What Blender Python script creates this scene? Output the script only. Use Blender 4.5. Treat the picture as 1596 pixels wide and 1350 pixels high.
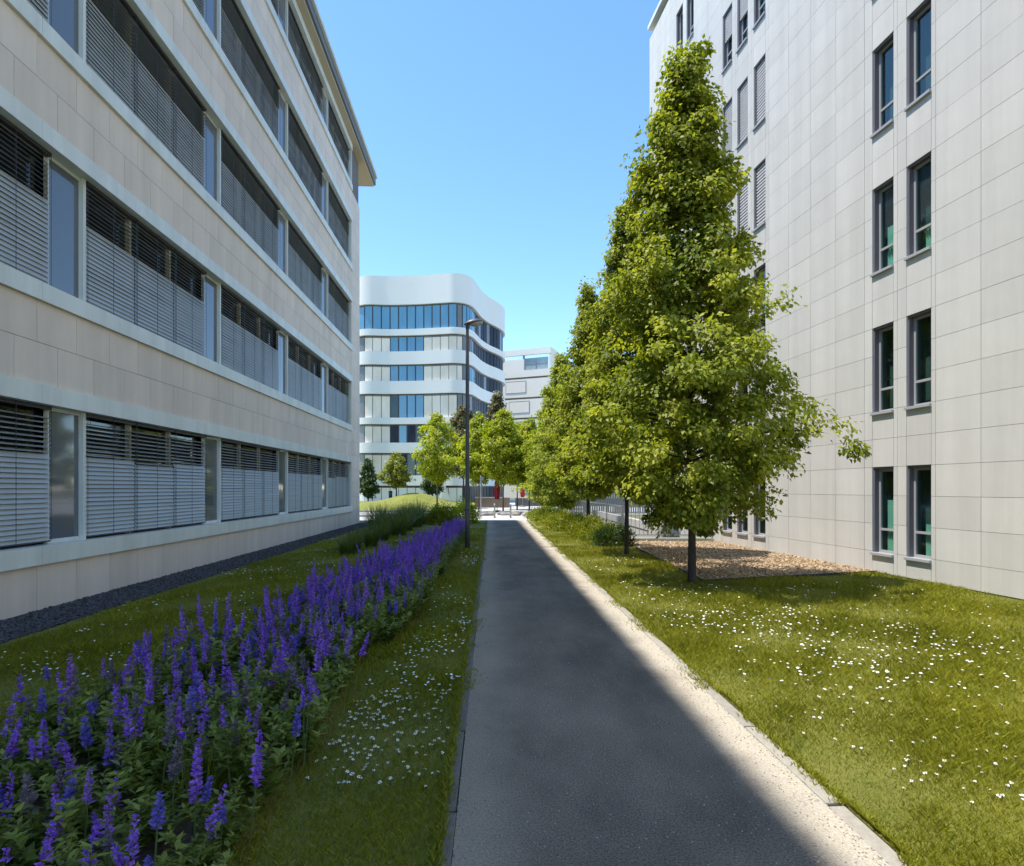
import bpy, bmesh, math, random
import numpy as np
from mathutils import Vector

R = math.radians
random.seed(7)
rng = np.random.default_rng(7)
scene = bpy.context.scene
for o in list(bpy.data.objects):
    bpy.data.objects.remove(o)
col = scene.collection

# ---------------------------------------------------------------- camera
CAM_H = 1.7
cam_d = bpy.data.cameras.new('camera')
cam_d.sensor_fit = 'HORIZONTAL'
cam_d.sensor_width = 36.0
cam_d.lens = 900 / 1596 * 36.0
cam_d.shift_y = 86 / 1596
cam_d.clip_start = 0.05
cam_d.clip_end = 3000
cam = bpy.data.objects.new('camera', cam_d)
col.objects.link(cam)
cam.location = (0, 0, CAM_H)
cam.rotation_euler = (R(90), 0, 0)
scene.camera = cam

# ---------------------------------------------------------------- sky, sun, exposure
SUN_ELEV, SUN_X, SUN_Y = R(67.9), -0.996, -0.085
world = bpy.data.worlds.new('World')
scene.world = world
world.use_nodes = True
wn = world.node_tree
for n in list(wn.nodes):
    wn.nodes.remove(n)
sky = wn.nodes.new('ShaderNodeTexSky')
sky.sky_type = 'NISHITA'
sky.sun_disc = False
sky.sun_elevation = SUN_ELEV
sky.sun_rotation = math.atan2(SUN_X, SUN_Y) % (2 * math.pi)
sky.altitude = 1900
sky.air_density = 1.0
sky.dust_density = 0.1
sky.ozone_density = 1.2
bg = wn.nodes.new('ShaderNodeBackground')
bg.inputs['Strength'].default_value = 0.15
wo = wn.nodes.new('ShaderNodeOutputWorld')
shs = wn.nodes.new('ShaderNodeHueSaturation')
shs.inputs['Saturation'].default_value = 1.12
shs.inputs['Hue'].default_value = 0.494
wn.links.new(sky.outputs[0], shs.inputs['Color'])
wn.links.new(shs.outputs[0], bg.inputs[0])
wn.links.new(bg.outputs[0], wo.inputs[0])

sun_d = bpy.data.lights.new('sun', 'SUN')
sun_d.energy = 2.75
sun_d.angle = R(0.55)
sun_d.color = (1.0, 0.945, 0.86)
sun = bpy.data.objects.new('sun', sun_d)
col.objects.link(sun)
ce = math.cos(SUN_ELEV)
sdir = Vector((SUN_X * ce, SUN_Y * ce, math.sin(SUN_ELEV)))
sun.rotation_euler = sdir.to_track_quat('Z', 'Y').to_euler()
sun.location = sdir * 80

scene.view_settings.view_transform = 'Standard'
scene.view_settings.look = 'None'
scene.view_settings.gamma = 1.0
scene.view_settings.use_curve_mapping = False
scene.view_settings.exposure = 1.36
scene.cycles.max_bounces = 8
scene.cycles.transparent_max_bounces = 8

# ---------------------------------------------------------------- helpers
def rgb(c):
    return (c[0], c[1], c[2], 1.0)

def mat(name, c, rough=0.7, c2=None, scale=4.0, detail=5.0, amount=1.0, bump=0.0, bscale=60.0,
        rand=0.0, metal=0.0, spec=0.5, coord='Object', stretch=(1, 1, 1), bdist=0.02, streak=0.0):
    """Principled surface: two colours mixed by noise, optional per-object value spread and fine relief."""
    m = bpy.data.materials.new(name)
    m.use_nodes = True
    nt = m.node_tree
    b = nt.nodes['Principled BSDF']
    b.inputs['Roughness'].default_value = rough
    b.inputs['Metallic'].default_value = metal
    b.inputs['Specular IOR Level'].default_value = spec
    tc = nt.nodes.new('ShaderNodeTexCoord')
    mp = nt.nodes.new('ShaderNodeMapping')
    mp.inputs['Scale'].default_value = stretch
    nt.links.new(tc.outputs[coord], mp.inputs[0])
    last = None
    if c2 is not None:
        nz = nt.nodes.new('ShaderNodeTexNoise')
        nz.inputs['Scale'].default_value = scale
        nz.inputs['Detail'].default_value = detail
        nz.inputs['Roughness'].default_value = 0.6
        nt.links.new(mp.outputs[0], nz.inputs['Vector'])
        rp = nt.nodes.new('ShaderNodeValToRGB')
        rp.color_ramp.elements[0].position = 0.5 - 0.22 * amount
        rp.color_ramp.elements[1].position = 0.5 + 0.22 * amount
        rp.color_ramp.elements[0].color = rgb(c)
        rp.color_ramp.elements[1].color = rgb(c2)
        nt.links.new(nz.outputs['Fac'], rp.inputs[0])
        last = rp.outputs[0]
    else:
        cn = nt.nodes.new('ShaderNodeRGB')
        cn.outputs[0].default_value = rgb(c)
        last = cn.outputs[0]
    if streak > 0:
        gp = nt.nodes.new('ShaderNodeNewGeometry')
        m2 = nt.nodes.new('ShaderNodeMapping')
        m2.inputs['Scale'].default_value = (2.6, 2.6, 0.16)
        nt.links.new(gp.outputs['Position'], m2.inputs[0])
        n2 = nt.nodes.new('ShaderNodeTexNoise')
        n2.inputs['Scale'].default_value = 1.0
        n2.inputs['Detail'].default_value = 7.0
        n2.inputs['Roughness'].default_value = 0.65
        nt.links.new(m2.outputs[0], n2.inputs['Vector'])
        r2 = nt.nodes.new('ShaderNodeMapRange')
        r2.inputs[1].default_value = 0.3; r2.inputs[2].default_value = 0.7
        r2.inputs[3].default_value = 1 - streak; r2.inputs[4].default_value = 1 + streak * 0.5
        nt.links.new(n2.outputs['Fac'], r2.inputs[0])
        h2 = nt.nodes.new('ShaderNodeHueSaturation')
        nt.links.new(r2.outputs[0], h2.inputs['Value'])
        nt.links.new(last, h2.inputs['Color'])
        last = h2.outputs[0]
    if rand > 0:
        oi = nt.nodes.new('ShaderNodeObjectInfo')
        mr = nt.nodes.new('ShaderNodeMapRange')
        mr.inputs[3].default_value = 1 - rand
        mr.inputs[4].default_value = 1 + rand
        nt.links.new(oi.outputs['Random'], mr.inputs[0])
        hs = nt.nodes.new('ShaderNodeHueSaturation')
        nt.links.new(mr.outputs[0], hs.inputs['Value'])
        nt.links.new(last, hs.inputs['Color'])
        last = hs.outputs[0]
    nt.links.new(last, b.inputs['Base Color'])
    if bump > 0:
        bz = nt.nodes.new('ShaderNodeTexNoise')
        bz.inputs['Scale'].default_value = bscale
        bz.inputs['Detail'].default_value = 4.0
        nt.links.new(mp.outputs[0], bz.inputs['Vector'])
        bp = nt.nodes.new('ShaderNodeBump')
        bp.inputs['Strength'].default_value = bump
        bp.inputs['Distance'].default_value = bdist
        nt.links.new(bz.outputs['Fac'], bp.inputs['Height'])
        nt.links.new(bp.outputs[0], b.inputs['Normal'])
    return m

def leaf_mat(name, lo, hi, trans=0.35, rough=0.45, spec=0.35):
    """Leaf: colour spread by a per-leaf attribute, some light passes through."""
    m = bpy.data.materials.new(name)
    m.use_nodes = True
    nt = m.node_tree
    b = nt.nodes['Principled BSDF']
    out = nt.nodes['Material Output']
    b.inputs['Roughness'].default_value = rough
    b.inputs['Specular IOR Level'].default_value = spec
    at = nt.nodes.new('ShaderNodeAttribute')
    at.attribute_name = 'tint'
    rp = nt.nodes.new('ShaderNodeValToRGB')
    rp.color_ramp.elements[0].color = rgb(lo)
    rp.color_ramp.elements[1].color = rgb(hi)
    nt.links.new(at.outputs['Fac'], rp.inputs[0])
    nt.links.new(rp.outputs[0], b.inputs['Base Color'])
    tr = nt.nodes.new('ShaderNodeBsdfTranslucent')
    hs = nt.nodes.new('ShaderNodeHueSaturation')
    hs.inputs['Saturation'].default_value = 1.1
    hs.inputs['Value'].default_value = 1.5
    nt.links.new(rp.outputs[0], hs.inputs['Color'])
    nt.links.new(hs.outputs[0], tr.inputs[0])
    mx = nt.nodes.new('ShaderNodeMixShader')
    mx.inputs[0].default_value = trans
    nt.links.new(b.outputs[0], mx.inputs[1])
    nt.links.new(tr.outputs[0], mx.inputs[2])
    nt.links.new(mx.outputs[0], out.inputs[0])
    return m

def np_mesh(name, verts, faces, tint=None, smooth=False):
    """verts (n,3), faces (m,k) int array."""
    me = bpy.data.meshes.new(name)
    verts = np.asarray(verts, dtype=np.float32)
    faces = np.asarray(faces, dtype=np.int32)
    k = faces.shape[1]
    me.vertices.add(len(verts))
    me.vertices.foreach_set('co', verts.ravel())
    me.loops.add(faces.size)
    me.loops.foreach_set('vertex_index', faces.ravel())
    me.polygons.add(len(faces))
    me.polygons.foreach_set('loop_start', np.arange(0, faces.size, k, dtype=np.int32))
    if smooth:
        me.polygons.foreach_set('use_smooth', np.ones(len(faces), dtype=bool))
    if tint is not None:
        a = me.attributes.new('tint', 'FLOAT', 'POINT')
        a.data.foreach_set('value', np.asarray(tint, dtype=np.float32))
    me.update(calc_edges=True)
    return me

def link(name, me, m=None, parent=None, loc=None, rot=None):
    o = bpy.data.objects.new(name, me)
    col.objects.link(o)
    if me is not None and m is not None and len(me.materials) == 0:
        me.materials.append(m)
    if parent is not None:
        o.parent = parent
    if loc is not None:
        o.location = loc
    if rot is not None:
        o.rotation_euler = rot
    return o

def tag(o, label=None, cat=None, group=None, kind=None):
    if label: o['label'] = label
    if cat: o['category'] = cat
    if group: o['group'] = group
    if kind: o['kind'] = kind
    return o

def thing(name, label, cat, loc=(0, 0, 0), rz=0.0, group=None):
    o = bpy.data.objects.new(name, None)
    o.empty_display_size = 0.2
    col.objects.link(o)
    o.location = loc
    o.rotation_euler = (0, 0, rz)
    return tag(o, label, cat, group)

BOXF = [(0, 3, 2, 1), (4, 5, 6, 7), (0, 1, 5, 4), (1, 2, 6, 5), (2, 3, 7, 6), (3, 0, 4, 7)]
def boxes_mesh(name, bl):
    """bl: list of (x0,x1,y0,y1,z0,z1)"""
    v, f = [], []
    for (a, b, c, d, e, g) in bl:
        n = len(v)
        v += [(a, c, e), (b, c, e), (b, d, e), (a, d, e), (a, c, g), (b, c, g), (b, d, g), (a, d, g)]
        f += [tuple(n + i for i in q) for q in BOXF]
    me = bpy.data.meshes.new(name)
    me.from_pydata(v, [], f)
    me.update()
    return me

def box(name, b, m, parent=None, bevel=0.0, kind=None):
    if bevel > 0:
        me = bpy.data.meshes.new(name)
        bm = bmesh.new()
        tmp = boxes_mesh('tmp', [b])
        bm.from_mesh(tmp)
        bpy.data.meshes.remove(tmp)
        bmesh.ops.bevel(bm, geom=bm.edges[:], offset=bevel, segments=2, affect='EDGES', profile=0.6)
        bm.to_mesh(me)
        bm.free()
    else:
        me = boxes_mesh(name, [b])
    o = link(name, me, m, parent)
    if kind: o['kind'] = kind
    return o

def tube_geo(pts, rads, n=8, cap=True):
    """Tapered tube along a polyline -> verts, quad faces."""
    pts = [Vector(p) for p in pts]
    V, F = [], []
    for i, p in enumerate(pts):
        if i == 0: t = pts[1] - pts[0]
        elif i == len(pts) - 1: t = pts[-1] - pts[-2]
        else: t = pts[i + 1] - pts[i - 1]
        t.normalize()
        a = t.orthogonal() if abs(t.z) < 0.9 else Vector((1, 0, 0)) - t * t.x
        a.normalize()
        b = t.cross(a)
        for k in range(n):
            w = 2 * math.pi * k / n
            V.append(tuple(p + (a * math.cos(w) + b * math.sin(w)) * rads[i]))
    for i in range(len(pts) - 1):
        for k in range(n):
            k2 = (k + 1) % n
            F.append((i * n + k, i * n + k2, (i + 1) * n + k2, (i + 1) * n + k))
    if cap:
        F.append(tuple(range(n - 1, -1, -1)))
        F.append(tuple(range((len(pts) - 1) * n, len(pts) * n)))
    return V, F

def merge_geo(parts):
    V, F = [], []
    for v, f in parts:
        n = len(V)
        V += list(v)
        F += [tuple(i + n for i in q) for q in f]
    return V, F

def geo_obj(name, geo, m, parent=None, smooth=True, loc=None):
    me = bpy.data.meshes.new(name)
    me.from_pydata(geo[0], [], geo[1])
    if smooth:
        me.polygons.foreach_set('use_smooth', [True] * len(me.polygons))
    me.update()
    return link(name, me, m, parent, loc)

def poly_sheet(name, pts, z, m, kind='structure'):
    me = bpy.data.meshes.new(name)
    me.from_pydata([(p[0], p[1], z) for p in pts], [], [tuple(range(len(pts)))])
    me.update()
    o = link(name, me, m)
    if kind: o['kind'] = kind
    return o

def unit(a):
    return a / np.maximum(np.linalg.norm(a, axis=1, keepdims=True), 1e-9)

def leaves_geo(c, axis, nrm, length, width, fold=0.18):
    """Kite-shaped folded leaf: base at c, along axis."""
    axis = unit(axis)
    side = unit(np.cross(axis, nrm))
    n2 = np.cross(side, axis)
    L = np.asarray(length)[:, None]
    W = np.asarray(width)[:, None] * 0.5
    mid = c + axis * L * 0.42
    v = np.stack([c, mid + side * W + n2 * W * fold * 2, c + axis * L - n2 * L * 0.06, mid - side * W + n2 * W * fold * 2], axis=1)
    n = len(c)
    f = np.arange(n * 4).reshape(n, 4)
    return v.reshape(-1, 3), f

def interp(x, tab):
    xs = [t[0] for t in tab]; ys = [t[1] for t in tab]
    return np.interp(x, xs, ys)

# ---------------------------------------------------------------- materials
M = {}
M['ground'] = mat('bare_ground', (0.10, 0.10, 0.045), 0.95, (0.16, 0.15, 0.07), 1.5)
M['lawn'] = mat('lawn_soil', (0.12, 0.135, 0.016), 0.95, (0.20, 0.185, 0.03), 2.2, 8, 1.0, 0.8, 45, bdist=0.04)
M['path'] = None
M['stone_warm'] = mat('warm_limestone', (0.71, 0.60, 0.505), 0.75, (0.77, 0.665, 0.57), 1.6, 6, 1.1, 0.12, 30, rand=0.05, streak=0.11)
M['stone_grey'] = mat('pale_grey_stone', (0.54, 0.52, 0.485), 0.7, (0.60, 0.58, 0.54), 1.3, 6, 1.2, 0.08, 40, rand=0.045, streak=0.10)
M['joint'] = mat('dark_joint', (0.16, 0.145, 0.13), 0.9)
M['joint_grey'] = mat('grey_joint', (0.24, 0.23, 0.22), 0.9)
M['white_metal'] = mat('pale_painted_metal', (0.68, 0.715, 0.67), 0.45, (0.73, 0.76, 0.72), 2.5, 5, 1.0, streak=0.16)
M['frame_cream'] = mat('cream_window_frame', (0.50, 0.48, 0.40), 0.5)
M['slat'] = mat('grey_blind_slat', (0.37, 0.38, 0.37), 0.42, (0.43, 0.44, 0.425), 3.0, 4, 1.0, metal=0.3, rand=0.06)
M['dark_glass'] = mat('dark_glass', (0.012, 0.014, 0.017), 0.04, spec=0.8)
M['pane_grey'] = mat('grey_blue_pane', (0.12, 0.135, 0.16), 0.06, spec=0.9)
M['soffit'] = mat('tan_soffit', (0.52, 0.44, 0.32), 0.7)
M['fascia'] = mat('grey_fascia', (0.13, 0.14, 0.145), 0.5)
M['concrete'] = mat('concrete', (0.42, 0.405, 0.37), 0.85, (0.49, 0.47, 0.43), 2.0, 6, 1.0, 0.2, 50)
M['white_band'] = mat('white_cladding', (0.67, 0.66, 0.615), 0.42, (0.70, 0.69, 0.645), 0.5, 4)
M['frame_dark'] = mat('dark_frame', (0.045, 0.042, 0.05), 0.4)
M['steel'] = mat('galvanised_steel', (0.33, 0.335, 0.335), 0.4, metal=0.7)
M['lamp_dark'] = mat('lamp_post_paint', (0.085, 0.08, 0.088), 0.45)
M['lamp_lens'] = mat('milky_lens', (0.45, 0.43, 0.42), 0.25)
M['bark'] = mat('bark', (0.035, 0.027, 0.02), 0.95, (0.07, 0.055, 0.042), 9, 6, 1.0, 0.7, 40, stretch=(1, 1, 0.25))
M['bark_light'] = mat('young_bark', (0.11, 0.085, 0.05), 0.9, (0.16, 0.13, 0.08), 9, 6, 1.0, 0.4, 40, stretch=(1, 1, 0.25))
M['leaf_lime'] = leaf_mat('lime_leaf', (0.10, 0.145, 0.014), (0.46, 0.475, 0.065), 0.42, 0.5, 0.25)
M['leaf_young'] = leaf_mat('young_leaf', (0.17, 0.235, 0.015), (0.50, 0.49, 0.045), 0.45)
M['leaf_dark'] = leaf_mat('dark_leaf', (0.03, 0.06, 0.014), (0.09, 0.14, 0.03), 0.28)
M['leaf_pine'] = leaf_mat('pine_needles', (0.09, 0.09, 0.03), (0.24, 0.20, 0.085), 0.25)
M['leaf_hedge'] = leaf_mat('hedge_leaf', (0.13, 0.17, 0.015), (0.34, 0.33, 0.04), 0.33)
M['leaf_sage'] = leaf_mat('sage_leaf', (0.095, 0.145, 0.025), (0.32, 0.37, 0.08), 0.33)
M['blade'] = leaf_mat('grass_blade', (0.135, 0.152, 0.012), (0.35, 0.335, 0.036), 0.3, 0.5, 0.25)
M['reed'] = leaf_mat('ornamental_grass', (0.05, 0.08, 0.012), (0.17, 0.20, 0.04), 0.3)
M['petal'] = leaf_mat('purple_petal', (0.20, 0.065, 0.52), (0.54, 0.30, 0.92), 0.3, 0.6)
M['petal_blue'] = leaf_mat('violet_blue_petal', (0.13, 0.10, 0.46), (0.36, 0.30, 0.78), 0.3, 0.6)
M['stem'] = mat('stem', (0.07, 0.10, 0.03), 0.7)
M['daisy'] = mat('daisy_petal', (0.80, 0.80, 0.78), 0.6)
M['daisy_eye'] = mat('daisy_eye', (0.65, 0.42, 0.03), 0.7)
M['soil'] = mat('bed_soil', (0.05, 0.036, 0.026), 0.95, (0.10, 0.075, 0.055), 8, 7, 1.0, 0.8, 40)
M['basalt'] = mat('basalt_gravel', (0.05, 0.048, 0.052), 0.9, (0.12, 0.115, 0.12), 40, 4, 1.2, 0.9, 60)
M['basalt_stone'] = leaf_mat('basalt_stones', (0.04, 0.038, 0.043), (0.13, 0.125, 0.13), 0.0, 0.8)
M['chip_bed'] = mat('bark_mulch_base', (0.24, 0.16, 0.09), 0.95, (0.40, 0.28, 0.17), 22, 6, 1.0, 0.9, 40)
M['chip'] = leaf_mat('wood_chips', (0.24, 0.155, 0.085), (0.60, 0.45, 0.29), 0.0, 0.8)
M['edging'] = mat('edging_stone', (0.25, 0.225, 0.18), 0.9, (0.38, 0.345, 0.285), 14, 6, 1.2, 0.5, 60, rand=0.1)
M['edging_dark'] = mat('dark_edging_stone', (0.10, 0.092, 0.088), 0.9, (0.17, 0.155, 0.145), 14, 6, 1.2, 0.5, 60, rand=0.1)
M['pavement'] = mat('pale_pavement', (0.42, 0.40, 0.365), 0.85, (0.50, 0.475, 0.43), 3, 6, 1.0, 0.2, 40)
M['road'] = mat('pale_road', (0.30, 0.29, 0.275), 0.9, (0.38, 0.365, 0.345), 2, 6, 1.0, 0.2, 40)
M['parasol'] = mat('red_parasol_cloth', (0.38, 0.012, 0.03), 0.8, (0.28, 0.01, 0.025), 6)
M['rock'] = mat('boulder', (0.12, 0.11, 0.10), 0.9, (0.34, 0.32, 0.29), 3, 6, 1.2, 0.5, 12, rand=0.25)

def path_material():
    m = bpy.data.materials.new('gravel_asphalt')
    m.use_nodes = True
    nt = m.node_tree
    b = nt.nodes['Principled BSDF']
    b.inputs['Roughness'].default_value = 0.9
    b.inputs['Specular IOR Level'].default_value = 0.25
    tc = nt.nodes.new('ShaderNodeTexCoord')
    def noise(scale, detail=5, rough=0.6, stretch=None):
        n = nt.nodes.new('ShaderNodeTexNoise')
        n.inputs['Scale'].default_value = scale
        n.inputs['Detail'].default_value = detail
        n.inputs['Roughness'].default_value = rough
        if stretch:
            mp = nt.nodes.new('ShaderNodeMapping')
            mp.inputs['Scale'].default_value = stretch
            nt.links.new(tc.outputs['Object'], mp.inputs[0])
            nt.links.new(mp.outputs[0], n.inputs['Vector'])
        else:
            nt.links.new(tc.outputs['Object'], n.inputs['Vector'])
        return n
    def math_(op, a, bb):
        n = nt.nodes.new('ShaderNodeMath')
        n.operation = op
        for i, v in enumerate((a, bb)):
            if isinstance(v, (int, float)): n.inputs[i].default_value = v
            else: nt.links.new(v, n.inputs[i])
        return n.outputs[0]
    def ramp(v, p0, c0, p1, c1):
        r = nt.nodes.new('ShaderNodeValToRGB')
        r.color_ramp.elements[0].position = p0
        r.color_ramp.elements[1].position = p1
        r.color_ramp.elements[0].color = rgb(c0)
        r.color_ramp.elements[1].color = rgb(c1)
        nt.links.new(v, r.inputs[0])
        return r.outputs[0]
    grit = noise(95, 3, 0.7)
    base = ramp(grit.outputs['Fac'], 0.36, (0.095, 0.080, 0.066), 0.66, (0.28, 0.24, 0.20))
    blot = noise(1.1, 6, 0.62, (1.0, 0.5, 1.0))
    blotc = ramp(blot.outputs['Fac'], 0.36, (0.68, 0.68, 0.69), 0.66, (1.28, 1.26, 1.22))
    mul = nt.nodes.new('ShaderNodeMix'); mul.data_type = 'RGBA'; mul.blend_type = 'MULTIPLY'
    mul.inputs[0].default_value = 1.0
    nt.links.new(base, mul.inputs[6]); nt.links.new(blotc, mul.inputs[7])
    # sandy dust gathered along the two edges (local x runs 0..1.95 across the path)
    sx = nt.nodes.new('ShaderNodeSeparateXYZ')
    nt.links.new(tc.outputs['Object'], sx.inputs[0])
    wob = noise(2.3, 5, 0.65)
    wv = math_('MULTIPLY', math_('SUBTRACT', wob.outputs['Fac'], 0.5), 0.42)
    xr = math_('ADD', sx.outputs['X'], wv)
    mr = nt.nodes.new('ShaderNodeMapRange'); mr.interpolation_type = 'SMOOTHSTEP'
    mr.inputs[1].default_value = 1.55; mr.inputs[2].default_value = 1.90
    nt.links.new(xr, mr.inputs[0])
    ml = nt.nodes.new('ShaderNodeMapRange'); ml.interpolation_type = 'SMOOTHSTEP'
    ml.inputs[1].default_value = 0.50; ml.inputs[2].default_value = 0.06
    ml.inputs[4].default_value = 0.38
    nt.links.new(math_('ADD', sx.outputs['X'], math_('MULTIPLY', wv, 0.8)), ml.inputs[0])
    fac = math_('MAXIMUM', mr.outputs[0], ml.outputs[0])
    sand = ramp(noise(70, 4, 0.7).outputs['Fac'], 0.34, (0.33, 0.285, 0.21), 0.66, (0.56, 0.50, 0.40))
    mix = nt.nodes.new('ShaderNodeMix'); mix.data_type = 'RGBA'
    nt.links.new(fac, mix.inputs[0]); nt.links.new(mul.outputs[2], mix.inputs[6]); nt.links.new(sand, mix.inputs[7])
    nt.links.new(mix.outputs[2], b.inputs['Base Color'])
    bp = nt.nodes.new('ShaderNodeBump')
    bp.inputs['Strength'].default_value = 0.7
    bp.inputs['Distance'].default_value = 0.012
    nt.links.new(grit.outputs['Fac'], bp.inputs['Height'])
    nt.links.new(bp.outputs[0], b.inputs['Normal'])
    return m
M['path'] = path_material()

# ---------------------------------------------------------------- layout lines (metres; camera over the origin looking +Y)
SL = -0.0365                                     # the path runs slightly to the left
def path_l(y): return -0.175 + SL * y
def path_r(y): return 1.775 + SL * y
LW0, LWS = -6.17, -0.0422                         # left building's wall line
RW0, RWS = 8.87, -0.1389                          # right building's wall line
def wall_l(y): return LW0 + LWS * y
def wall_r(y): return RW0 + RWS * y
PATH_END = 30.0
PIT = [(3.6, 18.3), (wall_r(18.3), 18.3), (wall_r(23.5), 23.5), (5.2, 37.0), (2.75, 37.0)]
def pit_l(y): return 3.6 + (2.75 - 3.6) * (y - 18.3) / 18.7
def pit_r(y): return np.interp(y, [18.3, 23.5, 37.0], [wall_r(18.3), wall_r(23.5), 5.2])

# ---------------------------------------------------------------- the setting: ground, lawns, path, pavement
ys = [-60, 18.3, 23.5, 37.0, 900]
xs = lambda y: [-900, float(pit_l(min(max(y, 18.3), 37))), float(pit_r(min(max(y, 18.3), 37))), 900]
gv, gf = [], []
for y in ys:
    for x in xs(y):
        gv.append((x, y, 0.0))
for j in range(4):
    for i in range(3):
        if i == 1 and j in (1, 2):
            continue
        a = j * 4 + i
        gf.append((a, a + 1, a + 5, a + 4))
me = bpy.data.meshes.new('ground'); me.from_pydata(gv, [], gf); me.update()
tag(link('ground', me, M['ground']), kind='structure')

poly_sheet('lawn', [(LW0 + 0.88 - LWS * 6, -6), (path_l(-6) - 0.08, -6), (path_l(29.6) - 0.08, 29.6), (-5.29 + LWS * 29.6, 29.6)], 0.012, M['lawn'])
poly_sheet('lawn', [(path_r(-6) + 0.11, -6), (wall_r(-6), -6), (wall_r(18.1), 18.1), (3.5, 18.1), (pit_l(31) - 0.1, 31), (path_r(31) + 0.11, 31)], 0.012, M['lawn'])
poly_sheet('gravel_strip', [(wall_l(-6), -6), (-5.29 - LWS * 6, -6), (-5.29 + LWS * 29, 29), (wall_l(29), 29)], 0.016, M['basalt'])
bed_pts = [(-3.3, 1.5), (-1.5, 1.5), (-1.5, 3.7), (-1.62, 5.4), (-1.42, 6.6), (-1.48, 8), (-1.6, 14), (-1.74, 20.5), (-1.95, 20.6), (-2.05, 18), (-2.5, 10), (-2.65, 6), (-2.95, 4.4)]
poly_sheet('flower_bed_soil', bed_pts, 0.018, M['soil'])
CHIPS = [(3.45, 10.4), (7.27, 11.5), (wall_r(17.95), 17.95), (3.5, 17.95)]
poly_sheet('mulch_bed', CHIPS, 0.018, M['chip_bed'])

# the path: local x across, local y along
L_ = 36.0
pm = bpy.data.meshes.new('path')
nx, ny = 2, 24
pv = [(1.95 * i / nx, L_ * j / ny, 0) for j in range(ny + 1) for i in range(nx + 1)]
pf = [(j * 3 + i, j * 3 + i + 1, j * 3 + i + 4, j * 3 + i + 3) for j in range(ny) for i in range(nx)]
pm.from_pydata(pv, [], pf); pm.update()
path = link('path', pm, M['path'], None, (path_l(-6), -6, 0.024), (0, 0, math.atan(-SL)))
path['kind'] = 'structure'
# edging stones, each laid singly along both edges
edge_me = {}
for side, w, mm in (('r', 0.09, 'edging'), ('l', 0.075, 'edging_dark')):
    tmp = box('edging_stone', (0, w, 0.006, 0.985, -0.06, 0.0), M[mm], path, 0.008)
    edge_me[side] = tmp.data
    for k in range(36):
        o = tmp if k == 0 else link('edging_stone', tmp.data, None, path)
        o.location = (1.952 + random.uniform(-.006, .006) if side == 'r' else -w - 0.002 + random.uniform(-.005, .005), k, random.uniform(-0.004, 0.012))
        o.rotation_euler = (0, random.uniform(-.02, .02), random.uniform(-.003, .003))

# far pavement, road and kerb beyond the end of the path
poly_sheet('pavement', [(-60, 30.0), (2.3, 30.0), (2.3, 38.0), (-60, 33.5)], 0.020, M['pavement'])
poly_sheet('road', [(-60, 33.9), (-3.0, 33.9), (-3.0, 40.5), (-60, 40.5)], 0.026, M['road'])
kr = tag(link('kerb', None), kind='structure')
kme = boxes_mesh('kerbstone', [(0, 0.985, 0, 0.15, 0, 0.13)])
for k in range(30):
    link('kerbstone', kme, M['pavement'], kr, (-33 + k, 33.7, 0.0))
    link('kerbstone', kme, None, kr, (-33 + k, 40.6, 0.0))
poly_sheet('plaza', [(-3.0, 38.2), (2.5, 38.2), (2.5, 37.2), (60, 37.2), (60, 92), (-3.0, 92)], 0.017, M['pavement'])

# grassy mound in front of the curved building
mx, my = 44, 34
X = np.linspace(-30, -3.4, mx); Y = np.linspace(40.9, 66, my)
XX, YY = np.meshgrid(X, Y)
def mound_z(x, y):
    x = np.asarray(x, float); y = np.asarray(y, float)
    e = np.clip((y - 40.9) / 8, 0, 1) * np.clip((-3.4 - x) / 2.5, 0, 1)
    g = 1.05 * np.exp(-((x + 9.6) / 2.9) ** 2 - ((y - 57.5) / 6.5) ** 2)
    g2 = 0.30 * np.exp(-((x + 16) / 7) ** 2 - ((y - 56) / 9) ** 2)
    return 0.04 + e * (g + g2 + 0.06 * np.sin(x * 0.9) * np.cos(y * 0.5))
ZZ = mound_z(XX, YY)
mv = np.stack([XX.ravel(), YY.ravel(), ZZ.ravel()], axis=1)
mf = [(j * mx + i, j * mx + i + 1, (j + 1) * mx + i + 1, (j + 1) * mx + i) for j in range(my - 1) for i in range(mx - 1)]
tag(link('grass_mound', np_mesh('grass_mound', mv, np.array(mf), smooth=True), mat('mound_grass', (0.15, 0.165, 0.018), 0.95, (0.24, 0.24, 0.035), 1.2, 7, 1.0, 0.6, 30)), kind='structure')

# sunken ramp beside the right building
def quad_obj(name, q, m, parent=None):
    me = bpy.data.meshes.new(name); me.from_pydata(q, [], [tuple(range(len(q)))]); me.update()
    return link(name, me, m, parent)
ramp = tag(link('ramp', None), kind='structure')
zf = lambda y: -2.6 + 2.6 * max(0, (y - 26)) / 11.0
rv = []
for y in (18.3, 23.5, 26.0, 37.0):
    rv.append((float(pit_l(y)), y, zf(y))); rv.append((float(pit_r(y)), y, zf(y)))
me = bpy.data.meshes.new('ramp_floor'); me.from_pydata(rv, [], [(0, 1, 3, 2), (2, 3, 5, 4), (4, 5, 7, 6)]); me.update()
link('ramp_floor', me, M['pavement'], ramp)
def side_wall(fn, name, off):
    v, f = [], []
    for k, y in enumerate((18.3, 23.5, 26.0, 37.0)):
        x = float(fn(y)) + off
        v += [(x, y, -2.7), (x, y, 0.03)]
    for k in range(3):
        f.append((2 * k, 2 * k + 2, 2 * k + 3, 2 * k + 1))
    me = bpy.data.meshes.new(name); me.from_pydata(v, [], f); me.update()
    return link(name, me, M['concrete'], ramp)
side_wall(pit_l, 'retaining_wall', 0.0)
side_wall(pit_r, 'retaining_wall', -0.006)
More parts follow.
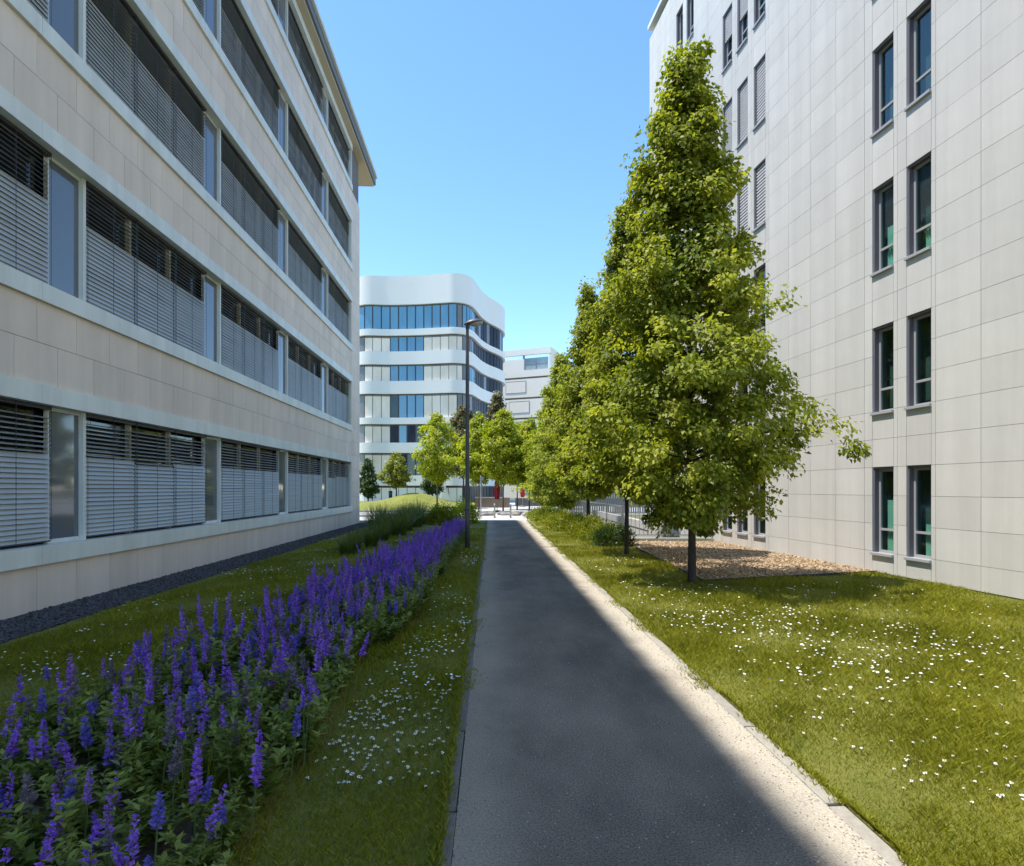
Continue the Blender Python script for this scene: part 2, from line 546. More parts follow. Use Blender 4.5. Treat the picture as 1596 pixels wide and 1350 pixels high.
quad_obj('retaining_wall', [(float(pit_l(18.3)), 18.3, -2.7), (float(pit_r(18.3)), 18.3, -2.7), (float(pit_r(18.3)), 18.3, 0.03), (float(pit_l(18.3)), 18.3, 0.03)], M['concrete'], ramp)
# copings: near edge, left edge, right edge beyond the building corner
def bar_between(name, a, b, w, z0, z1, m, parent):
    a = Vector((a[0], a[1], 0)); b = Vector((b[0], b[1], 0))
    d = (b - a); L = d.length; ang = math.atan2(d.y, d.x)
    o = link(name, boxes_mesh(name, [(0, L, -w / 2, w / 2, z0, z1)]), m, parent, (a.x, a.y, 0), (0, 0, ang))
    return o
bar_between('coping', (3.44, 18.22), (wall_r(18.2) - 0.02, 18.22), 0.22, 0.0, 0.13, M['concrete'], ramp)
bar_between('coping', (3.55, 18.34), (2.7, 37.0), 0.2, 0.0, 0.125, M['concrete'], ramp)
bar_between('coping', (wall_r(23.5) + 0.08, 23.7), (5.28, 37.0), 0.25, -0.02, 0.3, M['concrete'], ramp)

# ================================================================ LEFT BUILDING
lb = thing('office_building', 'long beige stone office building with rows of grey blinds along the lawn', 'building',
           (LW0, 0, 0), math.atan(-LWS))
S0, S1 = -12.0, 27.85
PITCH = 3.635
SILL_B, SILL_T, WIN_T, LIN_T = 0.65, 0.90, 2.87, 3.13
box('core', (-14, -0.32, S0, S1 - 0.02, 0, 17.3), M['joint'], lb)
# spandrel cores behind the stone
cores = [(-0.32, -0.05, S0, S1 - 0.02, 0, SILL_B)]
for k in range(4):
    cores.append((-0.32, -0.05, S0, S1 - 0.02, LIN_T + PITCH * k, SILL_B + PITCH * (k + 1)))
cores.append((-0.31, -0.052, 26.2, S1 - 0.021, 0.01, 17.28))
link('wall_core', boxes_mesh('wall_core', cores), M['joint'], lb)
# stone cladding, panel by panel
PW = 0.762
pmesh = {}
def stone(y0, y1, z0, z1, x0=-0.05, x1=0.0):
    key = (round(y1 - y0, 3), round(z1 - z0, 3))
    if key not in pmesh:
        g = 0.0035
        pmesh[key] = boxes_mesh('stone_panel', [(x0, x1, g, y1 - y0 - g, g, z1 - z0 - g)])
        pmesh[key].materials.append(M['stone_warm'])
    return link('stone_panel', pmesh[key], None, lb, (random.uniform(-.0015, .0015), y0, z0))
rows = [(0.02, SILL_B, 0.0)]
for k in range(4):
    a, b = LIN_T + PITCH * k, SILL_B + PITCH * (k + 1)
    rows += [(a, (a + b) / 2, 0.38), ((a + b) / 2, b, 0.0)]
for ri, (z0, z1, off) in enumerate(rows):
    if z0 < 1: vis0 = 6.2
    elif z0 < 5: vis0 = 4.6
    else: vis0 = 6.0 + (z0 - 5) * 0.45
    y = 26.2
    first = True
    while y > vis0:
        w = PW if not first else (PW if off == 0 else PW / 2)
        first = False
        stone(y - w, y, z0, z1)
        y -= w
    # the rest of the row, behind the viewer's edge of frame
    box('stone_course', (-0.05, -0.001, S0, y - 0.004, z0 + .004, z1 - .004), M['stone_warm'], lb)
# pier at the far end
z = 0.02
while z < 15.2:
    z1 = min(z + 0.64, 15.22)
    stone(26.2, 26.2 + 0.83, z, z1)
    stone(27.03, S1, z, z1)
    z = z1
# bays
POSTS = [22.69 - 4.57 * k for k in range(7)]          # far edge of each open pane
slat_mes = {}
def slat_mesh(w, ang):
    key = (round(w, 3), round(ang, 2))
    if key not in slat_mes:
        c, s = math.cos(ang), math.sin(ang)
        v, f = [], []
        prof = [(-0.040, 0.0), (0.0, 0.006), (0.040, 0.0)]
        for (a, b) in prof:
            for t in (0.0, 0.0022):
                x = a * c - (b + t) * s
                zz = -a * s - (0) + (b + t) * c
                v += [(x, 0, zz), (x, w, zz)]
        # order per profile point: lo0, lo1, hi0, hi1
        for i in range(2):
            p, q = 4 * i, 4 * (i + 1)
            f += [(p, p + 1, q + 1, q), (p + 2, q + 2, q + 3, p + 3), (p, q, q + 2, p + 2), (p + 1, p + 3, q + 3, q + 1)]
        f += [(0, 2, 3, 1), (8, 9, 11, 10)]
        m_ = bpy.data.meshes.new('slat'); m_.from_pydata(v, [], f); m_.update()
        m_.materials.append(M['slat'])
        slat_mes[key] = m_
    return slat_mes[key]
n_single_slats = 0
def blind(y0, w, zb, zt, single):
    """One external venetian blind: head rail, side cords, slats."""
    global n_single_slats
    b = link('blind', boxes_mesh('blind', [(-0.17, -0.09, 0.0, w, zt - 0.05 - zb, zt - zb),
                                           (-0.16, -0.10, 0.005, w - 0.005, 0.015, 0.035),
                                           (-0.088, -0.084, 0.012, 0.018, 0.03, zt - zb), (-0.088, -0.084, w * .5, w * .5 + .006, 0.03, zt - zb),
                                           (-0.088, -0.084, w - 0.018, w - 0.012, 0.03, zt - zb)]), M['frame_dark'], lb, (0, y0, zb))
    pitch = 0.069
    n = int((zt - 0.06 - zb - 0.05) / pitch)
    geo = []
    split = int(n * random.uniform(0.69, 0.73))
    for i in range(n):
        zz = 0.06 + i * pitch
        ang = R(67 if zb < 4 else 74) if i < split else R(24)
        ang += R(random.choice([-2, 0, 2]))
        sm = slat_mesh(w - 0.012, ang)
        if single:
            link('slat', sm, None, b, (-0.125, 0.006, zz)); n_single_slats += 1
        else:
            vs = [(v.co.x - 0.125, v.co.y + 0.006, v.co.z + zz) for v in sm.vertices]
            geo.append((vs, [tuple(p.vertices) for p in sm.polygons]))
    if not single:
        o = geo_obj('slats', merge_geo(geo), M['slat'], b, smooth=False)
        o['kind'] = 'stuff'
for fl in range(5):
    zb0 = SILL_T + PITCH * fl
    zt0 = WIN_T + PITCH * fl
    zl = LIN_T + PITCH * fl
    if fl == 4:
        zt0, zl = 17.0, 17.27
    # sill and lintel, in lengths of about 4.57 m
    yy = 26.22
    while yy > S0 + 1:
        y0 = max(yy - 4.57, S0)
        if yy - y0 > 0.3:
            box('sill', (-0.30, 0.055, y0 + 0.003, yy - 0.003, SILL_B + PITCH * fl, zb0), M['white_metal'], lb)
            box('lintel', (-0.30, 0.05, y0 + 0.003, yy - 0.003, zt0, zl), M['white_metal'], lb)
        yy = y0
    # window frame at the end and posts
    box('window_frame', (-0.3, 0.02, 26.12, 26.198, zb0, zt0), M['white_metal'], lb)
    edges = [26.12] + [p for p in POSTS]
    for bi in range(len(edges) - 1):
        far, near = edges[bi], edges[bi + 1]
        # near = post at the near end; the open pane of the next bay ends at 'near'
        if bi == 0:
            b_lo, b_hi = near + 0.05, far
        else:
            b_lo, b_hi = near + 0.05, far - 0.67
        nb = 3
        w = (b_hi - b_lo) / nb
        # glazing behind the blinds
        g = box('window_pane', (-0.29, -0.275, near + 0.05, far, zb0, zt0), M['dark_glass'], lb)
        for k in range(1, nb):
            box('mullion', (-0.30, -0.20, b_lo + w * k - 0.03, b_lo + w * k + 0.03, zb0, zt0), M['frame_cream'], lb)
        if bi > 0:
            # open narrow casement and its white post
            box('window_post', (-0.28, -0.10, far - 0.015, far + 0.048, zb0, zt0), M['white_metal'], lb)
            cp = box('casement', (-0.2, -0.17, far - 0.66, far - 0.017, zb0 + 0.05, zt0 - 0.03), M['pane_grey'], lb)
            link('casement_frame', boxes_mesh('casement_frame', [(-0.21, -0.15, far - 0.67, far - 0.645, zb0 + .002, zt0 - .002), (-0.21, -0.15, far - 0.64, far - 0.017, zb0 + .002, zb0 + 0.06), (-0.21, -0.15, far - 0.64, far - 0.017, zt0 - 0.05, zt0 - .002)]), M['white_metal'], cp)
        if near < -1.0 and bi > 4:
            continue
        single_bay = fl == 0 and bi in (1, 2, 3)
        for k in range(nb):
            blind(b_lo + w * k + 0.005, w - 0.01, zb0 + 0.02, zt0 - 0.002, single_bay)
# roof: soffit, fascia, slab
box('roof_soffit', (-14.5, 0.30, S0, S1 + 2.0, 17.28, 17.36), M['soffit'], lb)
box('roof_fascia', (-14.6, 0.38, S0, S1 + 2.05, 17.362, 17.85), M['fascia'], lb)
box('gutter', (0.382, 0.47, S0, S1 + 2.05, 17.70, 17.86), M['white_metal'], lb)

# ================================================================ RIGHT BUILDING
rb = thing('stone_building', 'pale grey stone building with narrow tall windows behind the lime trees', 'building',
           (RW0, 0, 0), math.atan(-RWS))
RZ = 20.4
JW, JZ0, JH = 0.846, 0.44, 0.558
RS0, RS1 = -6.0, 23.75
win_cols = [(11.20, 11.74), (10.355, 10.895), (15.50, 16.06), (16.37, 16.93), (17.22, 17.78), (6.12, 6.68), (6.97, 7.53), (19.75, 20.30), (20.6, 21.15)]
win_rows = [(0.40 + 2.79 * k, 2.12 + 2.79 * k) for k in range(7)]
box('core', (0.32, 14, RS0, RS1 - 0.03, -2.6, RZ - 0.3), M['joint_grey'], rb)
# solid backing round the openings (columns between the windows, spandrels)
bk = []
cy = sorted(win_cols)
edges = [RS0] + [e for c in cy for e in c] + [RS1 - 0.03]
for i in range(0, len(edges), 2):
    bk.append((0.05, 0.32, edges[i], edges[i + 1], 0.0, RZ - 0.3))
for (a, b) in cy:
    zlo = 0.0
    for (z0, z1) in win_rows:
        bk.append((0.05, 0.32, a, b, zlo, z0)); zlo = z1
    bk.append((0.05, 0.32, a, b, zlo, RZ - 0.3))
link('wall_core', boxes_mesh('wall_core', bk), M['joint_grey'], rb)
# stone panels
YJ = [12.8 + JW * k for k in range(-22, 14)]
YJ = [y for y in YJ if RS0 < y < RS1 - 0.2]
YJ = [RS0] + YJ + [RS1]
ZJ = [0.03, JZ0] + [JZ0 + JH * k for k in range(1, 36)]
ZJ = [z for z in ZJ if z < RZ]
cosr = math.cos(math.atan(RWS)); sinr = math.sin(math.atan(RWS))
def px_of(y, zz):
    Xw, Yw = RW0 + y * math.sin(math.atan(RWS)), y * math.cos(math.atan(RWS))
    if Yw < 0.5: return None
    return 798 + 900 * Xw / Yw, 761 - 900 * (zz - CAM_H) / Yw
cand = []
def cut(rect, holes):
    """axis-aligned rectangle minus window openings -> list of rectangles"""
    out = [rect]
    for (a, b, c, d) in holes:
        nxt = []
        for (y0, y1, z0, z1) in out:
            if b <= y0 + .002 or a >= y1 - .002 or d <= z0 + .002 or c >= z1 - .002:
                nxt.append((y0, y1, z0, z1)); continue
            if a > y0 + 0.02: nxt.append((y0, a, z0, z1))
            if b < y1 - 0.02: nxt.append((b, y1, z0, z1))
            ya, yb = max(a, y0), min(b, y1)
            if c > z0 + 0.02: nxt.append((ya, yb, z0, c))
            if d < z1 - 0.02: nxt.append((ya, yb, d, z1))
        out = nxt
    return out
holes = [(a, b, z0, z1) for (a, b) in win_cols for (z0, z1) in win_rows]
for i in range(len(YJ) - 1):
    for j in range(len(ZJ) - 1):
        hs = [h for h in holes if h[0] < YJ[i + 1] and h[1] > YJ[i] and h[2] < ZJ[j + 1] and h[3] > ZJ[j]]
        for r_ in cut((YJ[i], YJ[i + 1], ZJ[j], ZJ[j + 1]), hs):
            p0 = px_of(r_[0], r_[2]); p1 = px_of(r_[1], r_[3])
            vis = 0
            if p0 and p1:
                w = abs(p0[0] - p1[0]); h = 900 * (r_[3] - r_[2]) / max(r_[0], 1)
                inside = p1[0] < 1600 and p1[0] > 1150 and -10 < (p0[1] + p1[1]) / 2 < 1000
                vis = w * h if inside else 0
            cand.append((vis, r_))
cand.sort(key=lambda t: -t[0])
rmesh = {}
rest = []
gp_ = 0.003
for n, (vis, (y0, y1, z0, z1)) in enumerate(cand):
    if vis > 0 and n < 300:
        key = (round(y1 - y0, 2), round(z1 - z0, 2))
        if key not in rmesh:
            rmesh[key] = boxes_mesh('stone_panel', [(0, 0.05, gp_, y1 - y0 - gp_, gp_, z1 - z0 - gp_)])
            rmesh[key].materials.append(M['stone_grey'])
        link('stone_panel', rmesh[key], None, rb, (random.uniform(-.0012, .0012), y0, z0))
    else:
        rest.append((0, 0.05, y0 + gp_, y1 - gp_, z0 + gp_, z1 - gp_))
o = link('stone_panels', boxes_mesh('stone_panels', rest), M['stone_grey'], rb); o['kind'] = 'stuff'
M['reveal'] = mat('window_reveal', (0.13, 0.118, 0.135), 0.5)
M['curtain'] = mat('pale_green_curtain', (0.42, 0.66, 0.52), 0.8, (0.50, 0.74, 0.60), 12, 3, 1.0, stretch=(1, 9, 0.2))
M['pane_clear'] = None
def glass_mat(name, tint=(0.75, 0.88, 0.86), rough=0.02):
    m = bpy.data.materials.new(name); m.use_nodes = True
    nt = m.node_tree; out = nt.nodes['Material Output']
    nt.nodes.remove(nt.nodes['Principled BSDF'])
    tr = nt.nodes.new('ShaderNodeBsdfTransparent'); tr.inputs[0].default_value = rgb(tint)
    gl = nt.nodes.new('ShaderNodeBsdfGlossy'); gl.inputs['Roughness'].default_value = rough
    fr = nt.nodes.new('ShaderNodeFresnel')
    ge = nt.nodes.new('ShaderNodeNewGeometry'); mi_ = nt.nodes.new('ShaderNodeMapRange')
    mi_.inputs[3].default_value = 1.6; mi_.inputs[4].default_value = 1 / 1.6
    nt.links.new(ge.outputs['Backfacing'], mi_.inputs[0]); nt.links.new(mi_.outputs[0], fr.inputs[0])
    mx = nt.nodes.new('ShaderNodeMixShader')
    nt.links.new(fr.outputs[0], mx.inputs[0]); nt.links.new(tr.outputs[0], mx.inputs[1]); nt.links.new(gl.outputs[0], mx.inputs[2])
    nt.links.new(mx.outputs[0], out.inputs[0])
    return m
M['pane_clear'] = glass_mat('window_glass')
M['room'] = mat('dim_room', (0.10, 0.125, 0.12), 0.9)
M['sill_grey'] = mat('grey_metal_sill', (0.36, 0.36, 0.37), 0.4)
def r_window(a, b, z0, z1, ci, ri):
    w = link('window', boxes_mesh('window', [(0.03, 0.30, a - 0.001, a + 0.035, z0, z1), (0.03, 0.30, b - 0.035, b + 0.001, z0, z1),
                                             (0.03, 0.30, a + 0.035, b - 0.035, z1 - 0.04, z1 + 0.001)]), M['reveal'], rb)
    box('sill', (-0.05, 0.16, a - 0.008, b + 0.008, z0 - 0.035, z0 + 0.02), M['sill_grey'], w, 0.006)
    fx0, fx1 = 0.12, 0.17
    fa, fb = a + 0.036, b - 0.036
    zm = z0 + 0.46
    link('frame', boxes_mesh('frame', [(fx0, fx1, fa, fa + 0.045, z0 + .021, z1 - .041), (fx0, fx1, fb - 0.045, fb, z0 + .021, z1 - .041),
                                       (fx0, fx1, fa + .045, fb - .045, z0 + .021, z0 + .07), (fx0, fx1, fa + .045, fb - .045, z1 - .09, z1 - .041),
                                       (fx0, fx1, fa + .045, fb - .045, zm, zm + 0.045)]), M['sill_grey'], w)
    box('pane', (0.143, 0.149, fa + .045, fb - .045, z0 + .07, zm), M['pane_clear'], w)
    box('pane', (0.143, 0.149, fa + .045, fb - .045, zm + .045, z1 - .09), M['pane_clear'], w)
    link('room_back', boxes_mesh('room_back', [(0.318, 0.319, a, b, z0, z1)]), M['room'], w)
    kind = {2: 'blind', 3: 'blind', 4: 'blind'}.get(ci, 'curtain')
    if kind == 'blind' and (ri in (3, 4, 5)):
        top = z1 - 0.05; bot = z0 + 0.04 if ri < 5 else z0 + 0.9
        sl = []
        zz = bot
        while zz < top:
            sl.append((0.06, 0.11, a + 0.04, b - 0.04, zz, zz + 0.042)); zz += 0.088
        o = link('blind_slats', boxes_mesh('blind_slats', sl), M['blind_dark'], w); o['kind'] = 'stuff'
    elif kind == 'curtain' and ri in (0, 1, 2, 4):
        hgt = {0: 0.62, 1: 0.0, 2: 0.52, 4: 0.5}[ri]
        if ci == 1: hgt *= 0.6
        if hgt > 0:
            ww = (fb - fa) * (0.62 if ci == 0 else 0.5)
            v, f = [], []
            n = 14
            for k in range(n + 1):
                yk = fa + 0.046 + ww * k / n
                xk = 0.19 + 0.018 * math.sin(k * 1.9)
                v += [(xk, yk, z0 + 0.06), (xk, yk, z0 + (z1 - z0) * hgt)]
                if k: f.append((2 * k - 2, 2 * k, 2 * k + 1, 2 * k - 1))
            geo_obj('curtain', (v, f), M['curtain'], w)
M['blind_dark'] = mat('grey_blind', (0.52, 0.51, 0.51), 0.5, (0.58, 0.57, 0.57), 4)
for ci, (a, b) in enumerate(win_cols):
    for ri, (z0, z1) in enumerate(win_rows):
        if ci in (5, 6) and ri > 3: pass
        r_window(a, b, z0, z1, ci, ri)
# parapet cap and the corner balcony near the top
box('parapet_cap', (-0.06, 14, RS0, RS1 + 0.05, RZ - 0.02, RZ + 0.14), M['white_metal'], rb)
bal = box('balcony', (0.6, 3.2, RS1, RS1 + 1.15, 15.35, 15.6), M['white_band'], rb)
box('parapet', (0.6, 0.66, RS1 + .001, RS1 + 1.15, 15.601, 16.7), M['white_band'], bal)
box('parapet', (0.66, 3.2, RS1 + 1.1, RS1 + 1.15, 15.601, 16.7), M['white_band'], bal)
box('balcony_roof', (0.55, 3.25, RS1 + .002, RS1 + 1.25, 18.1, 18.25), M['white_band'], bal)
box('balcony_post', (0.6, 0.66, RS1 + 1.08, RS1 + 1.149, 16.701, 18.1), M['steel'], bal)

# ================================================================ CURVED OFFICE BUILDING
cb = thing('curved_office', 'seven storey white office with wavy bands and ribbon windows', 'building')
ctrl = [(-18.8, 92), (-18.8, 74), (-18.75, 70), (-18.4, 68.2), (-17.6, 67.15), (-16.5, 66.75), (-14.35, 66.95), (-11.0, 66.75), (-7.9, 66.2), (-6.6, 66.0), (-5.45, 66.45),
        (-4.78, 67.55), (-4.42, 69.3), (-3.95, 71.7), (-3.1, 74.2), (-2.1, 76.2), (-1.45, 77.9), (-1.2, 79.4), (-1.35, 81.2), (-2.2, 84), (-3.0, 92)]
def catmull(P, n=24):
    out = []
    for i in range(1, len(P) - 2):
        p0, p1, p2, p3 = [np.array(P[k], float) for k in (i - 1, i, i + 1, i + 2)]
        for t in np.linspace(0, 1, n, endpoint=False):
            out.append(0.5 * ((2 * p1) + (-p0 + p2) * t + (2 * p0 - 5 * p1 + 4 * p2 - p3) * t ** 2 + (-p0 + 3 * p1 - 3 * p2 + p3) * t ** 3))
    return np.array(out)
C0 = catmull(ctrl)
seg = np.linalg.norm(np.diff(C0, axis=0), axis=1)
acc = np.concatenate([[0], np.cumsum(seg)])
CL = acc[-1]
def cpt(s):
    s = np.atleast_1d(s)
    return np.stack([np.interp(s, acc, C0[:, 0]), np.interp(s, acc, C0[:, 1])], axis=1)
def cnorm(s):
    d = cpt(np.asarray(s) + 0.15) - cpt(np.asarray(s) - 0.15)
    d = unit(d)
    return np.stack([d[:, 1], -d[:, 0]], axis=1)        # outward: right-hand side of travel
def ribbon(name, s0, s1, z0, z1, out0, out1, m, parent, step=0.22, smooth=True):
    """Solid strip along the facade curve between offsets out0 (inner) and out1 (outer)."""
    n = max(2, int((s1 - s0) / step) + 1)
    s = np.linspace(s0, s1, n)
    P, N = cpt(s), cnorm(s)
    a = P + N * out0; b = P + N * out1
    ring = []
    for (q, z) in ((b, z0), (b, z1), (a, z1), (a, z0)):
        ring.append(np.column_stack([q, np.full(n, z)]))
    V = np.concatenate(ring)
    F = []
    for r_ in range(4):
        r2 = (r_ + 1) % 4
        for i in range(n - 1):
            F.append((r_ * n + i, r_ * n + i + 1, r2 * n + i + 1, r2 * n + i))
    F.append((0, n, 2 * n, 3 * n)); F.append((n - 1, 4 * n - 1, 3 * n - 1, 2 * n - 1))
    me = bpy.data.meshes.new(name)
    me.from_pydata([tuple(v) for v in V], [], F)
    me.update()
    if smooth:
        me.polygons.foreach_set('use_smooth', [True] * len(me.polygons))
        try: me.set_sharp_from_angle(angle=R(40))
        except Exception: pass
    return link(name, me, m, parent)
bands = [(22.9, 26.2), (19.34, 20.08), (16.0, 17.5), (12.6, 14.08), (9.1, 9.85), (5.78, 6.96), (2.0, 3.18)]
wins = [(20.08, 22.9), (17.5, 19.34), (14.08, 16.0), (9.85, 12.6), (6.96, 9.1), (3.18, 5.78), (0.0, 2.0)]
for (z0, z1) in bands:
    ribbon('spandrel_band', 0.5, CL - 0.5, z0, z1, -0.4, 0.22, M['white_band'], cb)
def pane_mat(name, c, rough=0.08, c2=None, metal=0.0, spec=0.6, rand=0.08):
    return mat(name, c, rough, c2, 0.8, 3, 1.2, metal=metal, spec=spec, rand=rand, stretch=(1, 1, 0.35))
PM = {'b': pane_mat('blue_pane', (0.075, 0.21, 0.33), 0.10, (0.11, 0.29, 0.42), 0.0, 0.8),
      'w': pane_mat('drawn_blind_pane', (0.64, 0.55, 0.44), 0.4, (0.82, 0.74, 0.62), 0, 0.3, 0.10),
      'd': pane_mat('dark_pane', (0.016, 0.019, 0.03), 0.3, (0.04, 0.045, 0.065), 0, 0.06),
      'g': pane_mat('grey_pane', (0.12, 0.125, 0.13), 0.15, (0.2, 0.2, 0.2), 0, 0.35),
      't': pane_mat('teal_dark_pane', (0.02, 0.05, 0.06), 0.08, (0.06, 0.11, 0.12), 0, 0.4)}
# arc length of the front's landmarks
sF0 = float(acc[np.argmin(np.abs(C0[:, 0] + 17.9) + np.abs(C0[:, 1] - 67.4))])
sCorner = float(acc[np.argmin(np.hypot(C0[:, 0] + 6.3, C0[:, 1] - 66.0))])
sSide = float(acc[np.argmin(np.hypot(C0[:, 0] + 4.42, C0[:, 1] - 69.3))])
sEnd = float(acc[np.argmin(np.hypot(C0[:, 0] + 1.35, C0[:, 1] - 81.2))])
pat = ['bbbbbbbbbbbbgbbbbb', 'gwwwbbbbwwwwwggggd', 'gwwwbbbbwwwwwgbbbb', 'gwwwtbbbwwwwggggdd', 'gwwwdbdtwwwwwwgggd', 'gwwwtdttwwwwwwggdd', 'wwwwwwwwwwwwwddddd']
side = ['ddgddgdddgddd', 'ddddddddddddd', 'ddddgdddddddd', 'ddddddddddddd', 'ddddddddddddd', 'ddddddddddddd', 'ddddddddddddd']
for fl, (z0, z1) in enumerate(wins):
    ribbon('window_back', 0.6, CL - 0.6, z0 - 0.05, z1 + 0.05, -0.6, -0.12, M['frame_dark'], cb, 0.4)
    bounds = []
    n1 = 12
    for k in range(n1):
        bounds.append((sF0 + (sCorner - sF0) * k / n1, sF0 + (sCorner - sF0) * (k + 1) / n1, pat[fl][k]))
    n2 = 6
    for k in range(n2):
        bounds.append((sCorner + (sSide - sCorner) * k / n2, sCorner + (sSide - sCorner) * (k + 1) / n2, pat[fl][12 + k]))
    n3 = 13
    for k in range(n3):
        bounds.append((sSide + (sEnd - sSide) * k / n3, sSide + (sEnd - sSide) * (k + 1) / n3, side[fl][k]))
    for k in range(3):
        bounds.append((sF0 - 0.8 * (k + 1), sF0 - 0.8 * k, 'g' if fl else 'w'))
    for (a, b, t) in bounds:
        g = 0.075 if t != 'w' else 0.035
        if fl == 6 and t == 'w':
            m_ = M['white_band']
        else:
            m_ = PM[t]
        ribbon('window_pane', a + g, b - g, z0 + 0.03, z1 - 0.15 if t != 'w' else z1 - 0.26, -0.12, -0.06, m_, cb, 0.3)
        if t == 'w' and fl != 6:
            ribbon('head_strip', a + g, b - g, z1 - 0.25, z1 - 0.10, -0.12, -0.06, PM['g'], cb, 0.3)
# roof slab
roof_s = np.linspace(0.6, CL - 0.6, 90)
rp_ = cpt(roof_s) - cnorm(roof_s) * 0.35
me = bpy.data.meshes.new('roof'); me.from_pydata([(p[0], p[1], 25.4) for p in rp_], [], [tuple(range(len(rp_)))]); me.update()
link('roof', me, M['concrete'], cb)
box('back_wall', (-17.5, -4.2, 84, 91, 0, 25.3), M['concrete'], cb)
# slanted white wall by the entrance
geo_obj('entrance_wall', ([(-8.3, 66.2, 0), (-6.9, 66.0, 0), (-7.6, 65.95, 2.0), (-8.3, 66.15, 2.0), (-8.3, 66.35, 0), (-6.9, 66.15, 0), (-7.6, 66.1, 2.0), (-8.3, 66.3, 2.0)],
        [(0, 1, 2, 3), (7, 6, 5, 4), (1, 5, 6, 2), (0, 3, 7, 4), (3, 2, 6, 7)]), M['white_band'], cb, smooth=False)

# ================================================================ FAR WHITE BUILDING
wb = thing('terrace_building', 'white flat roofed block with a roof terrace behind the curved office', 'building', (6.2, 93, 0), R(158))
# local +x runs to the left along the front facade, local +y faces the viewer
M['wb_white'] = mat('cream_render', (0.72, 0.68, 0.61), 0.7, (0.76, 0.72, 0.65), 0.4, 4)
M['wb_gap'] = mat('shadow_gap', (0.2, 0.185, 0.17), 0.8)
M['wb_glass'] = mat('pale_blue_glass', (0.26, 0.33, 0.37), 0.1, (0.36, 0.43, 0.46), 0.4, 3, spec=0.8)
W_ = 14.0
box('core', (0.1, W_, -16, -0.35, 0, 20.9), M['wb_gap'], wb)
fh = 3.32
for k in range(6):
    z0 = 0.0 + k * fh
    zt_ = z0 + fh - 0.3
    box('facade_band', (0, W_, -0.36, 0, z0 + .01, zt_), M['wb_white'], wb)
    box('side_wall', (0.0, 0.099, -16, -0.361, z0 + .01, zt_), M['wb_white'], wb)
    if k < 6:
        x0 = 1.0 + (k % 2) * 3.2
        if k == 4: x0 = 3.6
        fr = box('window', (x0, x0 + 3.6, 0.002, 0.05, z0 + 0.75, z0 + 2.7), M['wb_gap'], wb)
        box('pane', (x0 + 0.08, x0 + 3.52, 0.052, 0.07, z0 + 0.8, z0 + 2.58), M['wb_white'] if k % 3 else M['wb_glass'], fr)
box('side_wall', (0.0, 0.098, -16, -0.362, 6 * fh, 24.4), M['wb_white'], wb)
box('terrace_wall', (0.1, W_, -0.36, 0, 6 * fh + .01, 6 * fh + 1.1), M['wb_white'], wb)
tw = box('terrace_window', (0.5, 4.6, -0.3, -0.2, 6 * fh + 1.101, 23.0), M['wb_glass'], wb)
box('bar', (0.5, 4.6, -0.199, -0.15, 22.0, 22.06), M['steel'], tw)
box('bar', (2.5, 2.56, -0.199, -0.14, 6 * fh + 1.12, 22.9), M['steel'], tw)
box('terrace_panel', (4.6, W_, -0.36, -0.02, 6 * fh + 1.102, 22.9), M['wb_white'], wb)
box('terrace_post', (0.0, 0.3, -0.361, 0.01, 6 * fh + .02, 23.5), M['wb_white'], wb)
for xk in (4.5, 9, 13.4):
    box('terrace_post', (xk, xk + 0.3, -0.36, -0.03, 22.901, 23.5), M['steel'], wb)
box('roof_beam', (-0.05, W_, -0.4, 0.05, 23.5, 24.5), M['wb_white'], wb)
box('roof_beam', (-0.051, 0.3, -16, -0.401, 23.501, 24.499), M['wb_white'], wb)

# ================================================================ LAMP POST
lp = thing('street_lamp', 'tall dark grey lamp post with a single arm head beside the path', 'street lamp', (-1.26, 16.3, 0))
geo_obj('post', tube_geo([(0, 0, 0), (0, 0, 1.1), (0, 0, 1.12), (0, 0, 6.15), (0, 0, 6.28)], [0.072, 0.072, 0.062, 0.045, 0.045], 14), M['lamp_dark'], lp)
geo_obj('collar', tube_geo([(0, 0, 1.08), (0, 0, 1.14)], [0.08, 0.076], 14), M['lamp_dark'], lp)
def ellipsoid(name, c, r, m, parent, zmin=-1, zmax=1, nu=20, nv=10, tilt=0.0):
    V, F = [], []
    for j in range(nv + 1):
        t = zmin + (zmax - zmin) * j / nv
        rr = math.sqrt(max(0, 1 - t * t))
        for i in range(nu):
            w = 2 * math.pi * i / nu
            x, y, z = r[0] * rr * math.cos(w), r[1] * rr * math.sin(w), r[2] * t
            x, z = x * math.cos(tilt) - z * math.sin(tilt), x * math.sin(tilt) + z * math.cos(tilt)
            V.append((c[0] + x, c[1] + y, c[2] + z))
    for j in range(nv):
        for i in range(nu):
            i2 = (i + 1) % nu
            F.append((j * nu + i, j * nu + i2, (j + 1) * nu + i2, (j + 1) * nu + i))
    F.append(tuple(range(nu - 1, -1, -1))); F.append(tuple(range(nv * nu, nv * nu + nu)))
    return geo_obj(name, (V, F), m, parent)
hd = ellipsoid('lamp_head', (0.17, 0, 6.36), (0.27, 0.15, 0.11), M['lamp_dark'], lp, -0.05, 1, tilt=R(12))
ellipsoid('lens', (0.25, 0, 6.365), (0.19, 0.13, 0.10), M['lamp_lens'], hd, -1, -0.07, tilt=R(12))
geo_obj('arm', tube_geo([(0, 0, 6.2), (0.01, 0, 6.3), (0.08, 0, 6.36)], [0.05, 0.055, 0.05], 10), M['lamp_dark'], lp)

